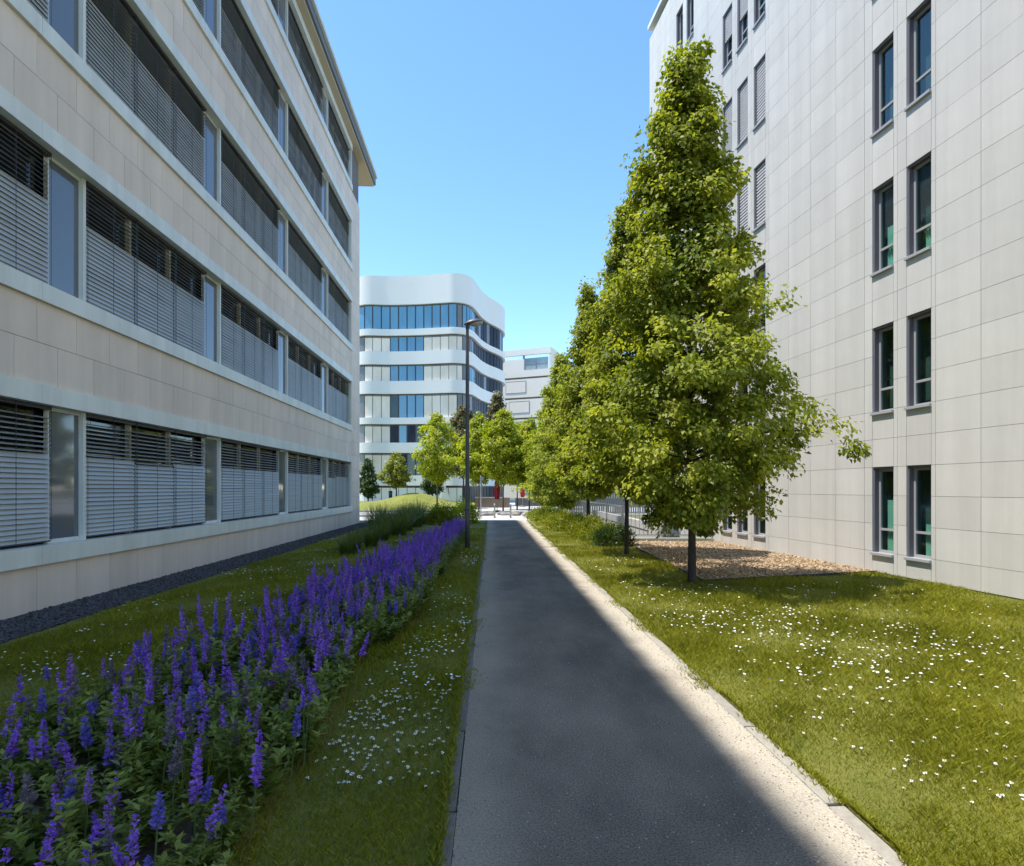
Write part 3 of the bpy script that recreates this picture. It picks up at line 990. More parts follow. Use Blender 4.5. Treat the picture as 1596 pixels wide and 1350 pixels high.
# ================================================================ RAILING BY THE RAMP
def railing(name, label, a, b, gap=0.13, h=1.02, z0=0.12, posts=1.9):
    a = Vector((a[0], a[1], 0)); b = Vector((b[0], b[1], 0))
    d = b - a; L = d.length
    t = thing(name, label, 'railing', (a.x, a.y, z0), math.atan2(d.y, d.x), 'railings round the sunken ramp')
    box('top_rail', (0, L, -0.022, 0.022, h - 0.04, h), M['steel'], t)
    box('bottom_rail', (0, L, -0.012, 0.012, 0.09, 0.12), M['steel'], t)
    n = int(L / posts)
    for k in range(n + 1):
        x = L * k / n
        box('post', (x - 0.02, x + 0.02, -0.018, 0.018, 0.0, h - 0.041), M['steel'], t)
    bm_ = boxes_mesh('baluster', [(-0.006, 0.006, -0.006, 0.006, 0.121, h - 0.041)]); bm_.materials.append(M['steel'])
    x = gap
    while x < L - 0.05:
        link('baluster', bm_, None, t, (x, 0, 0)); x += gap
    return t
railing('railing', 'short grey steel railing meeting the stone wall beyond the mulch bed', (3.5, 18.22), (wall_r(18.2) - 0.05, 18.22))
railing('railing', 'long grey steel railing running away behind the low hedge', (3.5, 18.35), (2.66, 36.9), 0.16, posts=2.3)
sc = thing('slatted_screen', 'grey vertical slatted screen standing at the end of the ramp', 'screen', (3.0, 38.0, 0))
M['screen'] = mat('grey_screen', (0.26, 0.27, 0.28), 0.6)
box('screen_rail', (0, 7.5, -0.03, 0.03, 1.85, 1.95), M['screen'], sc)
box('screen_rail', (0, 7.5, -0.03, 0.03, 0.05, 0.15), M['screen'], sc)
sm_ = boxes_mesh('slat', [(0, 0.11, 0.031, 0.055, 0.02, 2.0)]); sm_.materials.append(M['screen'])
for k in range(50):
    link('slat', sm_, None, sc, (0.15 * k, 0, 0))
gb = thing('grit_bin', 'small orange grit bin standing down on the ramp behind the railing', 'bin', (4.0, 22.5, -2.6))
M['orange'] = mat('orange_plastic', (0.75, 0.30, 0.03), 0.5)
box('tub', (-0.45, 0.45, -0.35, 0.35, 0, 2.15), M['orange'], gb, 0.04)
box('lid', (-0.5, 0.5, -0.4, 0.4, 2.16, 2.4), M['orange'], gb, 0.05)

# ================================================================ TREES
def crown_leaves(base, H, prof, n_br, n_leaf, lsize, seed, droop=0.5, zmin=None, clump=0.30, up=0.25, inner=0.3, stretch=(1, 1)):
    """Returns branch polylines and leaf arrays for a crown whose radius at height z is prof(z)."""
    r = np.random.default_rng(seed)
    z0 = prof[0][0]
    br = []
    P, A, Nn, T = [], [], [], []
    per = max(3, int(n_leaf / n_br))
    golden = 2.39996
    for k in range(n_br):
        u = (k + 0.5) / n_br
        # more branches where the crown is wide
        zt = z0 + (H - z0) * (u ** 0.92)
        rad = float(interp(zt, prof)) * r.uniform(0.72, 1.14)
        az = k * golden + r.normal(0, 0.25)
        rad *= 1 + 0.20 * math.sin(2 * az + zt * 1.3 + seed) + 0.16 * math.sin(3 * az - zt * 2.4 + seed * 2.1)
        if r.random() < 0.12: rad *= 1.27
        rise = up * rad + 0.05
        zb = max(z0 * 0.9, zt - rise)
        d = np.array([math.cos(az) * stretch[0], math.sin(az) * stretch[1], 0.0])
        pts = []
        for t in np.linspace(0, 1, 6):
            h = zb + rise * 1.5 * t - droop * rad * 0.55 * t ** 2.2
            pts.append(d * rad * t + np.array([0, 0, h]) + r.normal(0, 0.03, 3) * t)
        pts = np.array(pts)
        br.append((pts, 0.006 + 0.012 * rad))
        # leaf clumps along the outer part
        nc = max(2, int(2.5 + 3.4 * rad))
        tt = np.clip(r.beta(2.2, 1.1, nc), inner, 1.03)
        cc = np.stack([np.interp(tt, np.linspace(0, 1, 6), pts[:, i]) for i in range(3)], axis=1)
        spread = (0.10 + 0.16 * rad) * (1.15 - 0.4 * tt)
        lat = np.cross(d, [0, 0, 1.0])
        cc = cc + lat * (r.normal(0, 1, nc) * spread)[:, None] + np.stack([np.zeros(nc), np.zeros(nc), r.normal(0, 0.10, nc)], axis=1)
        w = r.uniform(0.5, 1.5, nc); w /= w.sum()
        cnt = r.multinomial(int(per * (0.35 + 0.65 * rad / max(p[1] for p in prof)) * 1.35), w)
        for ci in range(nc):
            n = cnt[ci]
            if n == 0: continue
            cr = clump * r.uniform(0.6, 1.25)
            off = r.normal(0, 1, (n, 3))
            off = unit(off) * (r.uniform(0, 1, n) ** 0.45)[:, None] * cr * np.array([1, 1, 0.72])
            pos = cc[ci] + off
            outw = unit(off + d * cr * 0.7 + np.array([0, 0, 0.5 * cr]))
            ax = unit(outw * 0.55 + np.array([0, 0, -0.75]) + r.normal(0, 0.42, (n, 3)))
            nr = unit(outw + np.array([0, 0, 0.55]) + r.normal(0, 0.45, (n, 3)))
            P.append(pos); A.append(ax); Nn.append(nr)
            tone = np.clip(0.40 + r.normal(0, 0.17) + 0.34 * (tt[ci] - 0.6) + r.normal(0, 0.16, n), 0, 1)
            T.append(tone)
    P = np.concatenate(P); A = np.concatenate(A); Nn = np.concatenate(Nn); T = np.concatenate(T)
    n = len(P)
    ln = lsize * r.uniform(0.65, 1.25, n)
    v, f = leaves_geo(P, A, Nn, ln, ln * r.uniform(0.62, 0.85, n))
    return br, v, f, np.repeat(T, 4)

def tree(name, label, loc, H, prof, n_br, n_leaf, lsize, seed, leafm, barkm, r0, droop=0.5, clump=0.3, up=0.25, lean=0.0, group=None, cat='tree', inner=0.3):
    t = thing(name, label, cat, loc, random.uniform(0, 0.01), group)
    r = np.random.default_rng(seed + 99)
    br, v, f, tint = crown_leaves(loc, H, prof, n_br, n_leaf, lsize, seed, droop, clump=clump, up=up, inner=inner)
    zs = np.linspace(0, H * 0.96, 9)
    tp = [(r.normal(0, 0.012 * r0 / 0.08) * (k > 0) + lean * z, r.normal(0, 0.012) * (k > 0), z) for k, z in enumerate(zs)]
    tp[0] = (0, 0, -0.05)
    rr = [r0 * 1.25] + [r0 * (1 - 0.93 * (k / 8.0) ** 0.85) for k in range(1, 9)]
    tp.insert(1, (0, 0, 0.12)); rr.insert(1, r0 * 1.02)
    geo_obj('trunk', tube_geo(tp, rr, 10), M[barkm], t)
    parts = []
    for pts, r1 in br:
        pts = pts.copy(); pts[:, 0] += lean * pts[:, 2]
        pts[-1] = pts[-2] * 0.75 + pts[-1] * 0.25
        parts.append(tube_geo([tuple(p) for p in pts], list(np.linspace(r1, 0.003, len(pts))), 5, cap=False))
    geo_obj('branches', merge_geo(parts), M[barkm], t)['kind'] = 'stuff'
    v = v.copy(); v[:, 0] += lean * v[:, 2]
    cr = link('crown', np_mesh('crown', v, f, tint), M[leafm], t)
    return t

LIME = [(1.0, 0.35), (1.4, 0.8), (2.0, 1.55), (2.8, 1.86), (3.6, 1.66), (4.7, 1.34), (5.8, 1.06), (7.0, 0.76), (8.0, 0.52), (8.9, 0.24), (9.5, 0.04)]
LIME2 = [(1.75, 0.4), (2.1, 1.1), (2.7, 1.6), (3.6, 1.62), (4.7, 1.36), (5.8, 1.06), (7.0, 0.72), (8.0, 0.45), (8.9, 0.2), (9.4, 0.04)]
def scaled(p, sz, sr): return [(a * sz, b * sr) for a, b in p]
tree('lime_tree', 'large pyramidal lime tree with low drooping branches beside the mulch bed', (3.2, 10.27, 0), 9.4, LIME, 128, 80000, 0.09, 11, 'leaf_lime', 'bark', 0.076, 0.62, 0.30, lean=-0.012, group='lime trees in a row along the path')
tree('lime_tree', 'second lime tree from the front, standing at the railing corner', (2.9, 14.6, 0), 8.6, scaled(LIME2, 0.91, 0.92), 112, 56000, 0.094, 12, 'leaf_lime', 'bark', 0.06, 0.6, 0.31, group='lime trees in a row along the path')
tree('lime_tree', 'third lime tree from the front, growing out of the low hedge', (2.81, 21.25, 0), 8.95, scaled(LIME2, 0.95, 0.98), 108, 44000, 0.105, 13, 'leaf_lime', 'bark', 0.075, 0.6, 0.33, group='lime trees in a row along the path')
tree('lime_tree', 'fourth lime tree from the front, mostly hidden behind the third', (2.45, 28.5, 0), 8.2, scaled(LIME, 0.87, 0.98), 120, 24000, 0.13, 14, 'leaf_lime', 'bark', 0.07, 0.6, 0.3, group='lime trees in a row along the path')
tree('lime_tree', 'farthest and lowest lime tree of the row', (2.35, 36.0, 0), 7.2, scaled(LIME, 0.765, 1.0), 100, 18000, 0.15, 15, 'leaf_lime', 'bark', 0.07, 0.6, 0.32, group='lime trees in a row along the path')
YOUNG = [(2.2, 0.5), (2.8, 1.35), (3.6, 1.7), (4.6, 1.55), (5.6, 1.1), (6.3, 0.55), (6.8, 0.1)]
yg = 'young yellow green trees beyond the path'
tree('young_tree', 'yellow green young tree straight above the end of the path', (-0.6, 39.0, 0), 6.9, YOUNG, 55, 8200, 0.18, 21, 'leaf_young', 'bark_light', 0.06, 0.3, 0.36, 0.5, group=yg)
tree('young_tree', 'light green young tree just behind the lamp post', (-2.35, 41.0, 0), 6.8, scaled(YOUNG, 1.0, 0.9), 55, 7500, 0.19, 22, 'leaf_young', 'bark_light', 0.06, 0.3, 0.36, 0.5, group=yg)
tree('young_tree', 'light green young tree nearest the row of lime trees', (1.2, 40.0, 0), 6.3, scaled(YOUNG, 0.93, 1.0), 55, 7500, 0.19, 23, 'leaf_young', 'bark_light', 0.06, 0.3, 0.36, 0.5, group=yg)
tree('young_tree', 'slim young tree between the two parasols', (0.4, 45.0, 0), 6.6, scaled(YOUNG, 0.97, 1.0), 70, 9000, 0.2, 24, 'leaf_young', 'bark', 0.06, 0.3, 0.4, 0.5, group=yg)
tree('young_tree', 'young tree hidden between parasol and lime row', (2.6, 46.5, 0), 6.8, YOUNG, 70, 9000, 0.2, 28, 'leaf_lime', 'bark', 0.06, 0.3, 0.4, 0.5, group=yg)
MAPLE = [(2.3, 0.5), (3.0, 1.5), (4.0, 1.85), (5.2, 1.75), (6.4, 1.25), (7.3, 0.6), (7.9, 0.1)]
tree('young_tree', 'taller yellow green tree with a pale trunk standing on the grass mound', (-6.15, 47.5, float(mound_z(-6.15, 47.5))), 7.7, scaled(MAPLE, .97, 1), 55, 7000, 0.21, 25, 'leaf_young', 'bark_light', 0.075, 0.3, 0.42, 0.5, group=yg)
SMALL = [(1.2, 0.5), (1.8, 1.25), (2.6, 1.35), (3.4, 0.95), (4.0, 0.4), (4.3, 0.1)]
tree('small_tree', 'small round green tree on the mound in front of white panels', (-11.3, 56.5, float(mound_z(-11.3, 56.5)) - .05), 4.25, SMALL, 45, 5500, 0.2, 31, 'leaf_hedge', 'bark', 0.07, 0.4, 0.36)
tree('small_tree', 'slim dark tree at the corner of the beige building', (-14.2, 57.0, float(mound_z(-14.2, 57.0)) - .05), 4.2, [(0.6, 0.4), (1.2, 0.8), (2.4, 0.75), (3.4, 0.45), (4.2, 0.1)], 40, 4000, 0.2, 32, 'leaf_dark', 'bark', 0.07, 0.5, 0.34)
tree('small_tree', 'dark green shrubby tree behind the pale trunk on the mound', (-8.2, 59.5, float(mound_z(-8.2, 59.5)) - .05), 4.0, [(0.4, 0.5), (1.0, 1.1), (2.2, 1.1), (3.2, 0.7), (4.0, 0.1)], 40, 4500, 0.2, 33, 'leaf_dark', 'bark', 0.07, 0.5, 0.36)
PINE = [(3.0, 0.6), (3.8, 1.8), (5.2, 1.9), (6.8, 1.3), (8.2, 0.8), (9.4, 0.15)]
tree('pine_tree', 'brownish pine tree rising behind the lamp post', (-4.5, 54.0, 0), 9.3, PINE, 60, 9000, 0.24, 41, 'leaf_pine', 'bark', 0.1, 0.25, 0.42, 0.4)
tree('pine_tree', 'taller pine whose tip stands against the curved office corner', (-1.4, 56.5, 0), 10.9, scaled(PINE, 1.16, 0.8), 60, 8000, 0.24, 42, 'leaf_pine', 'bark', 0.1, 0.25, 0.42, 0.4)

# ================================================================ SHRUBS AND ORNAMENTAL GRASS
def shrub_mesh(rx, rz, n, ls, seed):
    r = np.random.default_rng(seed)
    nc = 34
    cdir = unit(r.normal(0, 1, (nc, 3)) + np.array([0, 0, 0.35]))
    cdir[:, 2] = np.abs(cdir[:, 2])
    cen = cdir * (r.uniform(0.45, 0.88, nc))[:, None]
    idx = r.integers(0, nc, n)
    off = unit(r.normal(0, 1, (n, 3))) * (r.uniform(0, 1, n) ** 0.5)[:, None] * 0.33
    p = cen[idx] + off
    p = p * np.array([rx, rx, rz]); p[:, 2] = np.maximum(p[:, 2], 0.02)
    outw = unit(p / np.array([rx, rx, rz]))
    ax = unit(outw + np.array([0, 0, 0.4]) + r.normal(0, 0.5, (n, 3)))
    nr = unit(outw * 0.6 + np.array([0, 0, 0.7]) + r.normal(0, 0.5, (n, 3)))
    ln = ls * r.uniform(0.6, 1.3, n)
    v, f = leaves_geo(p, ax, nr, ln, ln * 0.5)
    tint = np.repeat(np.clip(r.normal(0.45, 0.2, n) + 0.15 * r.normal(0, 1, nc)[idx], 0, 1), 4)
    return v, f, tint
def shrub(name, label, loc, rx, rz, n, ls, seed, m, group):
    t = thing(name, label, 'shrub', loc, 0, group)
    v, f, tint = shrub_mesh(rx, rz, n, ls, seed)
    link('foliage', np_mesh('foliage', v, f, tint), M[m], t)
    r = np.random.default_rng(seed)
    parts = []
    for k in range(9):
        w = r.uniform(0, 6.28)
        e = (math.cos(w) * rx * .6, math.sin(w) * rx * .6, rz * .7)
        parts.append(tube_geo([(0, 0, -0.02), (e[0] * .4, e[1] * .4, e[2] * .5), e], [0.012, 0.009, 0.004], 5, cap=False))
    geo_obj('stems', merge_geo(parts), M['bark'], t)['kind'] = 'stuff'
    return t
hp = [(2.95, 17.0), (2.85, 18.3), (2.62, 19.6), (2.5, 21.0), (2.3, 22.6), (2.15, 24.3), (1.98, 26.2), (1.82, 28.2), (1.68, 30.2), (1.6, 32.3)]
hl = ['dark low shrub nearest the camera at the railing corner', 'second low shrub of the hedge, shaded by the lime tree', 'third low shrub of the hedge, just before the third trunk',
      'low hedge shrub round the foot of the third lime trunk', 'fifth low shrub of the hedge behind the third trunk', 'sixth low yellow green shrub of the hedge', 'seventh low yellow green shrub of the hedge',
      'eighth low yellow green shrub of the hedge', 'last but one low shrub of the hedge by the path', 'last low shrub of the hedge at the path end']
for k, ((x, y), lb_) in enumerate(zip(hp, hl)):
    shrub('hedge_shrub', lb_, (x, y, 0), 0.72 + 0.02 * k, 0.62 + 0.05 * (k % 3), 3400, 0.07 + 0.003 * k, 60 + k, 'leaf_dark' if k < 1 else 'leaf_hedge', 'low hedge along the right side of the path')  # nearest shrub: the lime tree's shade is put into its leaf colour
shrub('shrub', 'yellow green loose shrub at the foot of the lamp post far end', (-2.35, 27.8, 0), 0.95, 1.15, 3600, 0.10, 81, 'leaf_young', None)
shrub('shrub', 'green loose shrub beside the yellow one at the lawn end', (-3.3, 27.0, 0), 0.85, 0.95, 3200, 0.10, 82, 'leaf_hedge', None)

def grass_clump_mesh(n, h, r0, seed, w=0.012, arch=0.5):
    r = np.random.default_rng(seed)
    V, F, T = [], [], []
    seg_ = 4
    az = r.uniform(0, 6.283, n)
    ln = h * r.uniform(0.55, 1.15, n)
    spread = r.uniform(0.05, 1.0, n) * arch
    b = np.stack([np.cos(az) * r0 * np.sqrt(r.uniform(0, 1, n)), np.sin(az) * r0 * np.sqrt(r.uniform(0, 1, n)), np.zeros(n)], axis=1)
    az2 = az + r.normal(0, 0.5, n)
    d = np.stack([np.cos(az2), np.sin(az2), np.zeros(n)], axis=1)
    sd = np.stack([-np.sin(az2), np.cos(az2), np.zeros(n)], axis=1)
    tone = np.clip(r.normal(0.45, 0.22, n), 0, 1)
    vs = []
    for k in range(seg_ + 1):
        t = k / seg_
        c = b + d * (spread * ln * t ** 1.8)[:, None] + np.array([0, 0, 1.0]) * (ln * (t - 0.28 * spread * t ** 2.5))[:, None]
        ww = w * (1 - 0.9 * t) * 0.5
        vs.append(c - sd * ww); vs.append(c + sd * ww)
    A = np.stack(vs, axis=1)                # n, 2*(seg+1), 3
    m_ = 2 * (seg_ + 1)
    base = (np.arange(n) * m_)[:, None]
    quads = np.array([(2 * k, 2 * k + 1, 2 * k + 3, 2 * k + 2) for k in range(seg_)])
    F = (base[:, :, None] + quads[None]).reshape(-1, 4)
    return A.reshape(-1, 3), F, np.repeat(tone, m_)
gm = []
for k in range(3):
    v, f, t_ = grass_clump_mesh(420, (0.75, 0.95, 1.15)[k], 0.22, 300 + k, 0.016, 0.75)
    me = np_mesh('blades', v, f, t_); me.materials.append(M['reed']); gm.append(me)
gspots = [(-4.15, 14.6), (-4.25, 15.6), (-4.05, 16.6), (-4.35, 17.6), (-4.15, 18.6), (-4.45, 19.6), (-4.1, 20.7), (-4.6, 21.8), (-4.2, 22.9), (-4.75, 24.0), (-4.2, 25.1), (-4.8, 26.2), (-4.1, 27.2), (-5.2, 27.8), (-4.6, 28.6), (-3.6, 28.6), (-5.6, 25.2), (-5.5, 23.2)]
tuft = []
for k in range(3):
    v, f, t_ = grass_clump_mesh(90, 0.34, 0.09, 330 + k, 0.008, 0.8)
    me = np_mesh('blades', v, f, t_); me.materials.append(M['blade']); tuft.append(me)
for k, (x, y) in enumerate([(-1.62, 3.0), (-2.0, 3.3), (-1.72, 3.9), (-2.35, 3.7), (-1.9, 4.5), (-2.6, 4.9), (-1.75, 5.3), (-1.5, 6.4), (-2.2, 5.6), (-1.5, 7.6), (-2.75, 2.9), (-2.5, 6.9)]):
    g = thing('grass_tuft', 'loose tuft of wild grass growing up between the sage plants', 'grass tuft', (x, y, 0.015), random.uniform(0, 6), 'wild grass tufts in the flower bed')
    o = link('blades', tuft[k % 3], None, g); o.scale = (1, 1, random.uniform(.8, 1.3))
for k, (x, y) in enumerate(gspots):
    g = thing('ornamental_grass', 'tall dark clump of ornamental grass in the row left of the flower bed' if y > 20 else 'low dark clump of ornamental grass at the near end of the row', 'grass clump', (x, y, 0.01), random.uniform(0, 6), 'ornamental grass clumps left of the flower bed')
    s = random.uniform(0.85, 1.15) * (0.62 if y < 20 else 1.0)
    o = link('blades', gm[k % 3], None, g); o.scale = (s * 1.25, s * 1.25, s)

# ================================================================ FLOWER BED: sage plants with purple spikes
def spike_mesh(L, seed, m):
    r = np.random.default_rng(seed)
    n = 84
    t = np.sort(r.uniform(0, 1, n))
    rad = 0.0138 * (1 - t) ** 0.55 * (0.75 + 0.5 * r.uniform(0, 1, n)) + 0.002
    az = r.uniform(0, 6.283, n)
    c = np.stack([np.cos(az) * rad * 0.35, np.sin(az) * rad * 0.35, t * L], axis=1)
    ax = np.stack([np.cos(az), np.sin(az), r.uniform(0.2, 1.1, n)], axis=1)
    nr = np.stack([-np.sin(az) * .3, np.cos(az) * .3, np.ones(n)], axis=1) + r.normal(0, .5, (n, 3))
    v, f = leaves_geo(c, ax, nr, rad * 1.35 + 0.005, np.full(n, 0.017) * (1.15 - 0.6 * t), 0.35)
    tint = np.repeat(np.clip(r.normal(0.45, 0.22, n) - 0.2 * (t > .9), 0, 1), 4)
    me = np_mesh('flower_spike', v, f, tint)
    me.materials.append(m)
    return me
M['petal_lilac'] = leaf_mat('lilac_petal', (0.24, 0.10, 0.46), (0.56, 0.36, 0.84), 0.3, 0.6)
spikes = [spike_mesh(0.15 + 0.03 * k, 500 + k, M[('petal_blue', 'petal', 'petal', 'petal_lilac', 'petal')[k]]) for k in range(5)]
M['faded'] = leaf_mat('faded_petal', (0.13, 0.12, 0.13), (0.34, 0.27, 0.36), 0.3, 0.7)
faded = [spike_mesh(0.15 + 0.05 * k, 520 + k, M['faded']) for k in range(2)]
def sage_foliage(seed, n, h, rx):
    r = np.random.default_rng(seed)
    ns = 16
    saz = r.uniform(0, 6.283, ns); srd = rx * np.sqrt(r.uniform(0, 1, ns)); sh = h * r.uniform(0.55, 1.0, ns)
    tip = np.stack([np.cos(saz) * srd, np.sin(saz) * srd, sh], axis=1)
    k = r.integers(0, ns, n)
    t = r.uniform(0.12, 1.0, n) ** 0.8
    base = tip[k] * np.stack([t * .9 + .1, t * .9 + .1, t], axis=1)
    az = r.uniform(0, 6.283, n)
    ax = np.stack([np.cos(az), np.sin(az), r.uniform(0.0, 1.1, n)], axis=1)
    nr = np.stack([-np.cos(az) * .5, -np.sin(az) * .5, np.ones(n)], axis=1) + r.normal(0, .35, (n, 3))
    ln = r.uniform(0.04, 0.085, n) * (1.15 - 0.5 * t)
    v, f = leaves_geo(base, ax, nr, ln, ln * 0.42)
    tone = np.clip(r.normal(0.4, 0.2, n) + 0.25 * (t - 0.5), 0, 1)
    me = np_mesh('foliage', v, f, np.repeat(tone, 4))
    me.materials.append(M['leaf_sage'])
    return me
fol = [sage_foliage(600 + k, 620, 0.36 + 0.05 * (k % 3), 0.20) for k in range(6)]
stem_me = []
for L in (0.25, 0.32, 0.4):
    g = tube_geo([(0, 0, 0), (0, 0, L)], [0.0045, 0.003], 5, cap=False)
    me = bpy.data.meshes.new('stem'); me.from_pydata(g[0], [], g[1]); me.update(); me.materials.append(M['stem']); stem_me.append(me)
def bed_x(y):
    l = np.interp(y, [1.5, 4.4, 6, 10, 18, 20.5], [-3.4, -3.0, -2.7, -2.55, -2.05, -1.95])
    r_ = np.interp(y, [1.5, 3.7, 5.5, 6.5, 8, 14, 20.5], [-1.2, -1.22, -1.38, -1.2, -1.2, -1.42, -1.7])
    return l, r_
yv = 1.9
nplant = 0
while yv < 20.6:
    l, r_ = bed_x(yv)
    step = 0.30 if yv < 8 else 0.36
    nacross = max(2, int((r_ - l) / 0.27))
    for k in range(nacross):
        x = l + (r_ - l) * (k + 0.5 + random.uniform(-.3, .3)) / nacross
        y = yv + random.uniform(-.15, .15)
        u = (x - l) / (r_ - l)
        gap = yv < 7.6 and 0.55 < u < 0.8 and random.random() < 0.25
        if gap: continue
        purple = 0.62 if yv < 4.5 else (0.8 if yv < 6.5 else 1.0)
        if u > 0.82 and yv > 5.2: purple *= 0.18
        p = thing('sage_plant', ('flowering sage plant with purple spikes at the near end of the long bed' if yv < 6 else 'flowering sage plant with purple spikes in the middle of the long bed' if yv < 12 else 'flowering sage plant with purple spikes at the lamp post end of the bed') if purple > 0.3 else 'leafy sage plant with few flowers on the path side of the long bed', 'plant', (x, y, 0.015), random.uniform(0, 6.28), ('purple sage plants at the near end of the bed' if yv < 6 else 'purple sage plants in the middle of the bed' if yv < 12 else 'purple sage plants at the far end of the bed') if purple > 0.3 else 'leafy sage plants along the bed edge')
        o = link('foliage', fol[nplant % 6], None, p)
        s = random.uniform(0.8, 1.2) * (1.0 if yv > 3.2 else 0.9)
        o.scale = (s * 1.15, s * 1.15, s)
        ns = int(round((5.5 if yv < 4.6 else 8 if yv < 6 else 11 if yv < 9 else 14) * purple * random.uniform(0.5, 1.4)))
        for j in range(ns):
            a = random.uniform(0, 6.28); rr = 0.19 * math.sqrt(random.random())
            sx_, sy_ = math.cos(a) * rr, math.sin(a) * rr
            tilt = (random.gauss(0, .15), random.gauss(0, .15), random.uniform(0, 6))
            st = random.randrange(3)
            Ls = (0.25, 0.32, 0.4)[st] * s * random.uniform(0.85, 1.1)
            stem = link('stem', stem_me[st], None, p, (sx_, sy_, 0.04), tilt)
            stem.scale = (1, 1, Ls / (0.25, 0.32, 0.4)[st])
            sp = link('flower_spike', faded[random.randrange(2)] if random.random() < (0.16 if yv < 7 else 0.07) else spikes[random.randrange(5)], None, p)
            off = stem.rotation_euler.to_matrix() @ Vector((0, 0, Ls * 0.93))
            sp.location = Vector((sx_, sy_, 0.04)) + off
            sp.rotation_euler = tilt
            q = random.uniform(0.55, 1.25); sp.scale = (q ** .5 * 1.12, q ** .5 * 1.12, q)
        nplant += 1
    yv += step

# ================================================================ GRASS BLADES, DAISIES
def in_poly(x, y, poly):
    x = np.asarray(x); y = np.asarray(y)
    c = np.zeros(x.shape, bool)
    j = len(poly) - 1
    for i in range(len(poly)):
        xi, yi = poly[i]; xj, yj = poly[j]
        cond = ((yi > y) != (yj > y)) & (x < (xj - xi) * (y - yi) / (yj - yi + 1e-12) + xi)
        c ^= cond
        j = i
    return c
LEFT = [(-5.29 - LWS * 2, 2.0), (path_l(2) - 0.085, 2.0), (path_l(29.6) - 0.085, 29.6), (-5.29 + LWS * 29.6, 29.6)]
RIGHT = [(path_r(2) + 0.11, 2.0), (wall_r(2) - .03, 2.0), (wall_r(18.1) - .03, 18.1), (3.45, 18.1), (pit_l(30) - 0.15, 30), (path_r(30) + 0.11, 30)]
def lawn_points(poly, n, ymin=2.2, ymax=24, power=1.55):
    """random ground points in the lawn, denser near the camera, inside the view wedge"""
    u = rng.uniform(0, 1, n * 4)
    k = 2 - power - 0 
    # pdf ~ y^(1-power) after widening wedge
    a = 2.0 - power
    y = (ymin ** a + u * (ymax ** a - ymin ** a)) ** (1 / a)
    x = rng.uniform(-1, 1, n * 4) * (y * 0.93 + 0.3)
    ok = in_poly(x, y, poly)
    return x[ok][:n], y[ok][:n]
def lnoise(x, y, s):
    return (np.sin(x * s * 1.3 + 1.1) * np.cos(y * s * 0.9 + 0.4) + np.sin(x * s * 2.7 - y * s * 1.9) * 0.5 + np.cos(x * s * 0.6 + y * s * 2.3 + 2) * 0.5) / 2
def grass(name, label, poly, n, exclude):
    x, y = lawn_points(poly, n)
    ex = np.zeros(x.shape, bool)
    for e in exclude: ex |= in_poly(x, y, e)
    x, y = x[~ex], y[~ex]
    n = len(x)
    sc_ = np.clip((y / 4.0) ** 0.62, 0.7, 3.0)
    h = rng.uniform(0.025, 0.062, n) * (0.9 + 0.5 * lnoise(x, y, 1.6)) * np.where(lnoise(x + 3, y - 2, 4.3) > 0.55, 1.35, 1.0) * np.clip(sc_, 0.8, 1.35)
    w = 0.0042 * sc_ * rng.uniform(0.7, 1.3, n)
    az = rng.uniform(0, 6.283, n)
    ln = rng.uniform(0.1, 0.9, n) * h
    d = np.stack([np.cos(az), np.sin(az)], axis=1)
    s = np.stack([-d[:, 1], d[:, 0]], axis=1)
    # the blade shows its face in any direction: side vector random
    az2 = rng.uniform(0, 6.283, n)
    s = np.stack([np.cos(az2), np.sin(az2)], axis=1)
    b = np.stack([x, y], axis=1)
    z0 = np.full(n, 0.008)
    v = np.empty((n, 4, 3), np.float32)
    v[:, 0, :2] = b - s * w[:, None] / 2; v[:, 0, 2] = z0
    v[:, 1, :2] = b + s * w[:, None] / 2; v[:, 1, 2] = z0
    v[:, 2, :2] = b + d * (ln * .35)[:, None] + s * w[:, None] * .4; v[:, 2, 2] = h * 0.62
    v[:, 3, :2] = b + d * ln[:, None]; v[:, 3, 2] = h
    tone = np.clip(0.42 + 0.30 * lnoise(x, y, 0.8) + 0.20 * lnoise(x + 9, y, 3.1) + 0.12 * lnoise(x, y + 5, 8.0) + rng.normal(0, 0.17, n), 0, 1)
    o = link(name, np_mesh(name, v.reshape(-1, 3), np.arange(n * 4).reshape(n, 4), np.repeat(tone, 4)), M['blade'])
    tag(o, label, 'grass', None, 'stuff')
BEDX = bed_pts
grass('grass', 'short lawn grass between the stone building and the path', LEFT, 190000, [BEDX])
grass('grass', 'short sunny lawn grass between the path and the pale wall', RIGHT, 230000, [CHIPS])

# rough grass and weeds lapping over the path's edging
n = 20000
yy_ = 2.2 + (28 - 2.2) * rng.uniform(0, 1, n) ** 1.8
sd_ = rng.uniform(0, 1, n) < 0.62
jit = np.abs(rng.normal(0, 0.06, n)) * (0.5 + 0.9 * (lnoise(yy_, yy_ * 1.7, 1.3) > 0))
xx_ = np.where(sd_, path_r(yy_) + 0.125 - jit * (lnoise(yy_ * 2, yy_, 2.2) > -0.15), path_l(yy_) - 0.09 + jit * 0.8)
hh = rng.uniform(0.02, 0.06, n); az = rng.uniform(0, 6.283, n)
c = np.stack([xx_, yy_, np.full(n, 0.02)], axis=1)
ax = np.stack([np.cos(az) * .8, np.sin(az) * .8, np.ones(n)], axis=1)
v, f = leaves_geo(c, ax, rng.normal(0, 1, (n, 3)), hh, np.full(n, 0.007))
tag(link('edge_weeds', np_mesh('edge_weeds', v, f, np.repeat(np.clip(rng.normal(.5, .2, n), 0, 1), 4)), M['blade']), 'rough grass tufts creeping over the edging stones of the path', 'grass', None, 'stuff')

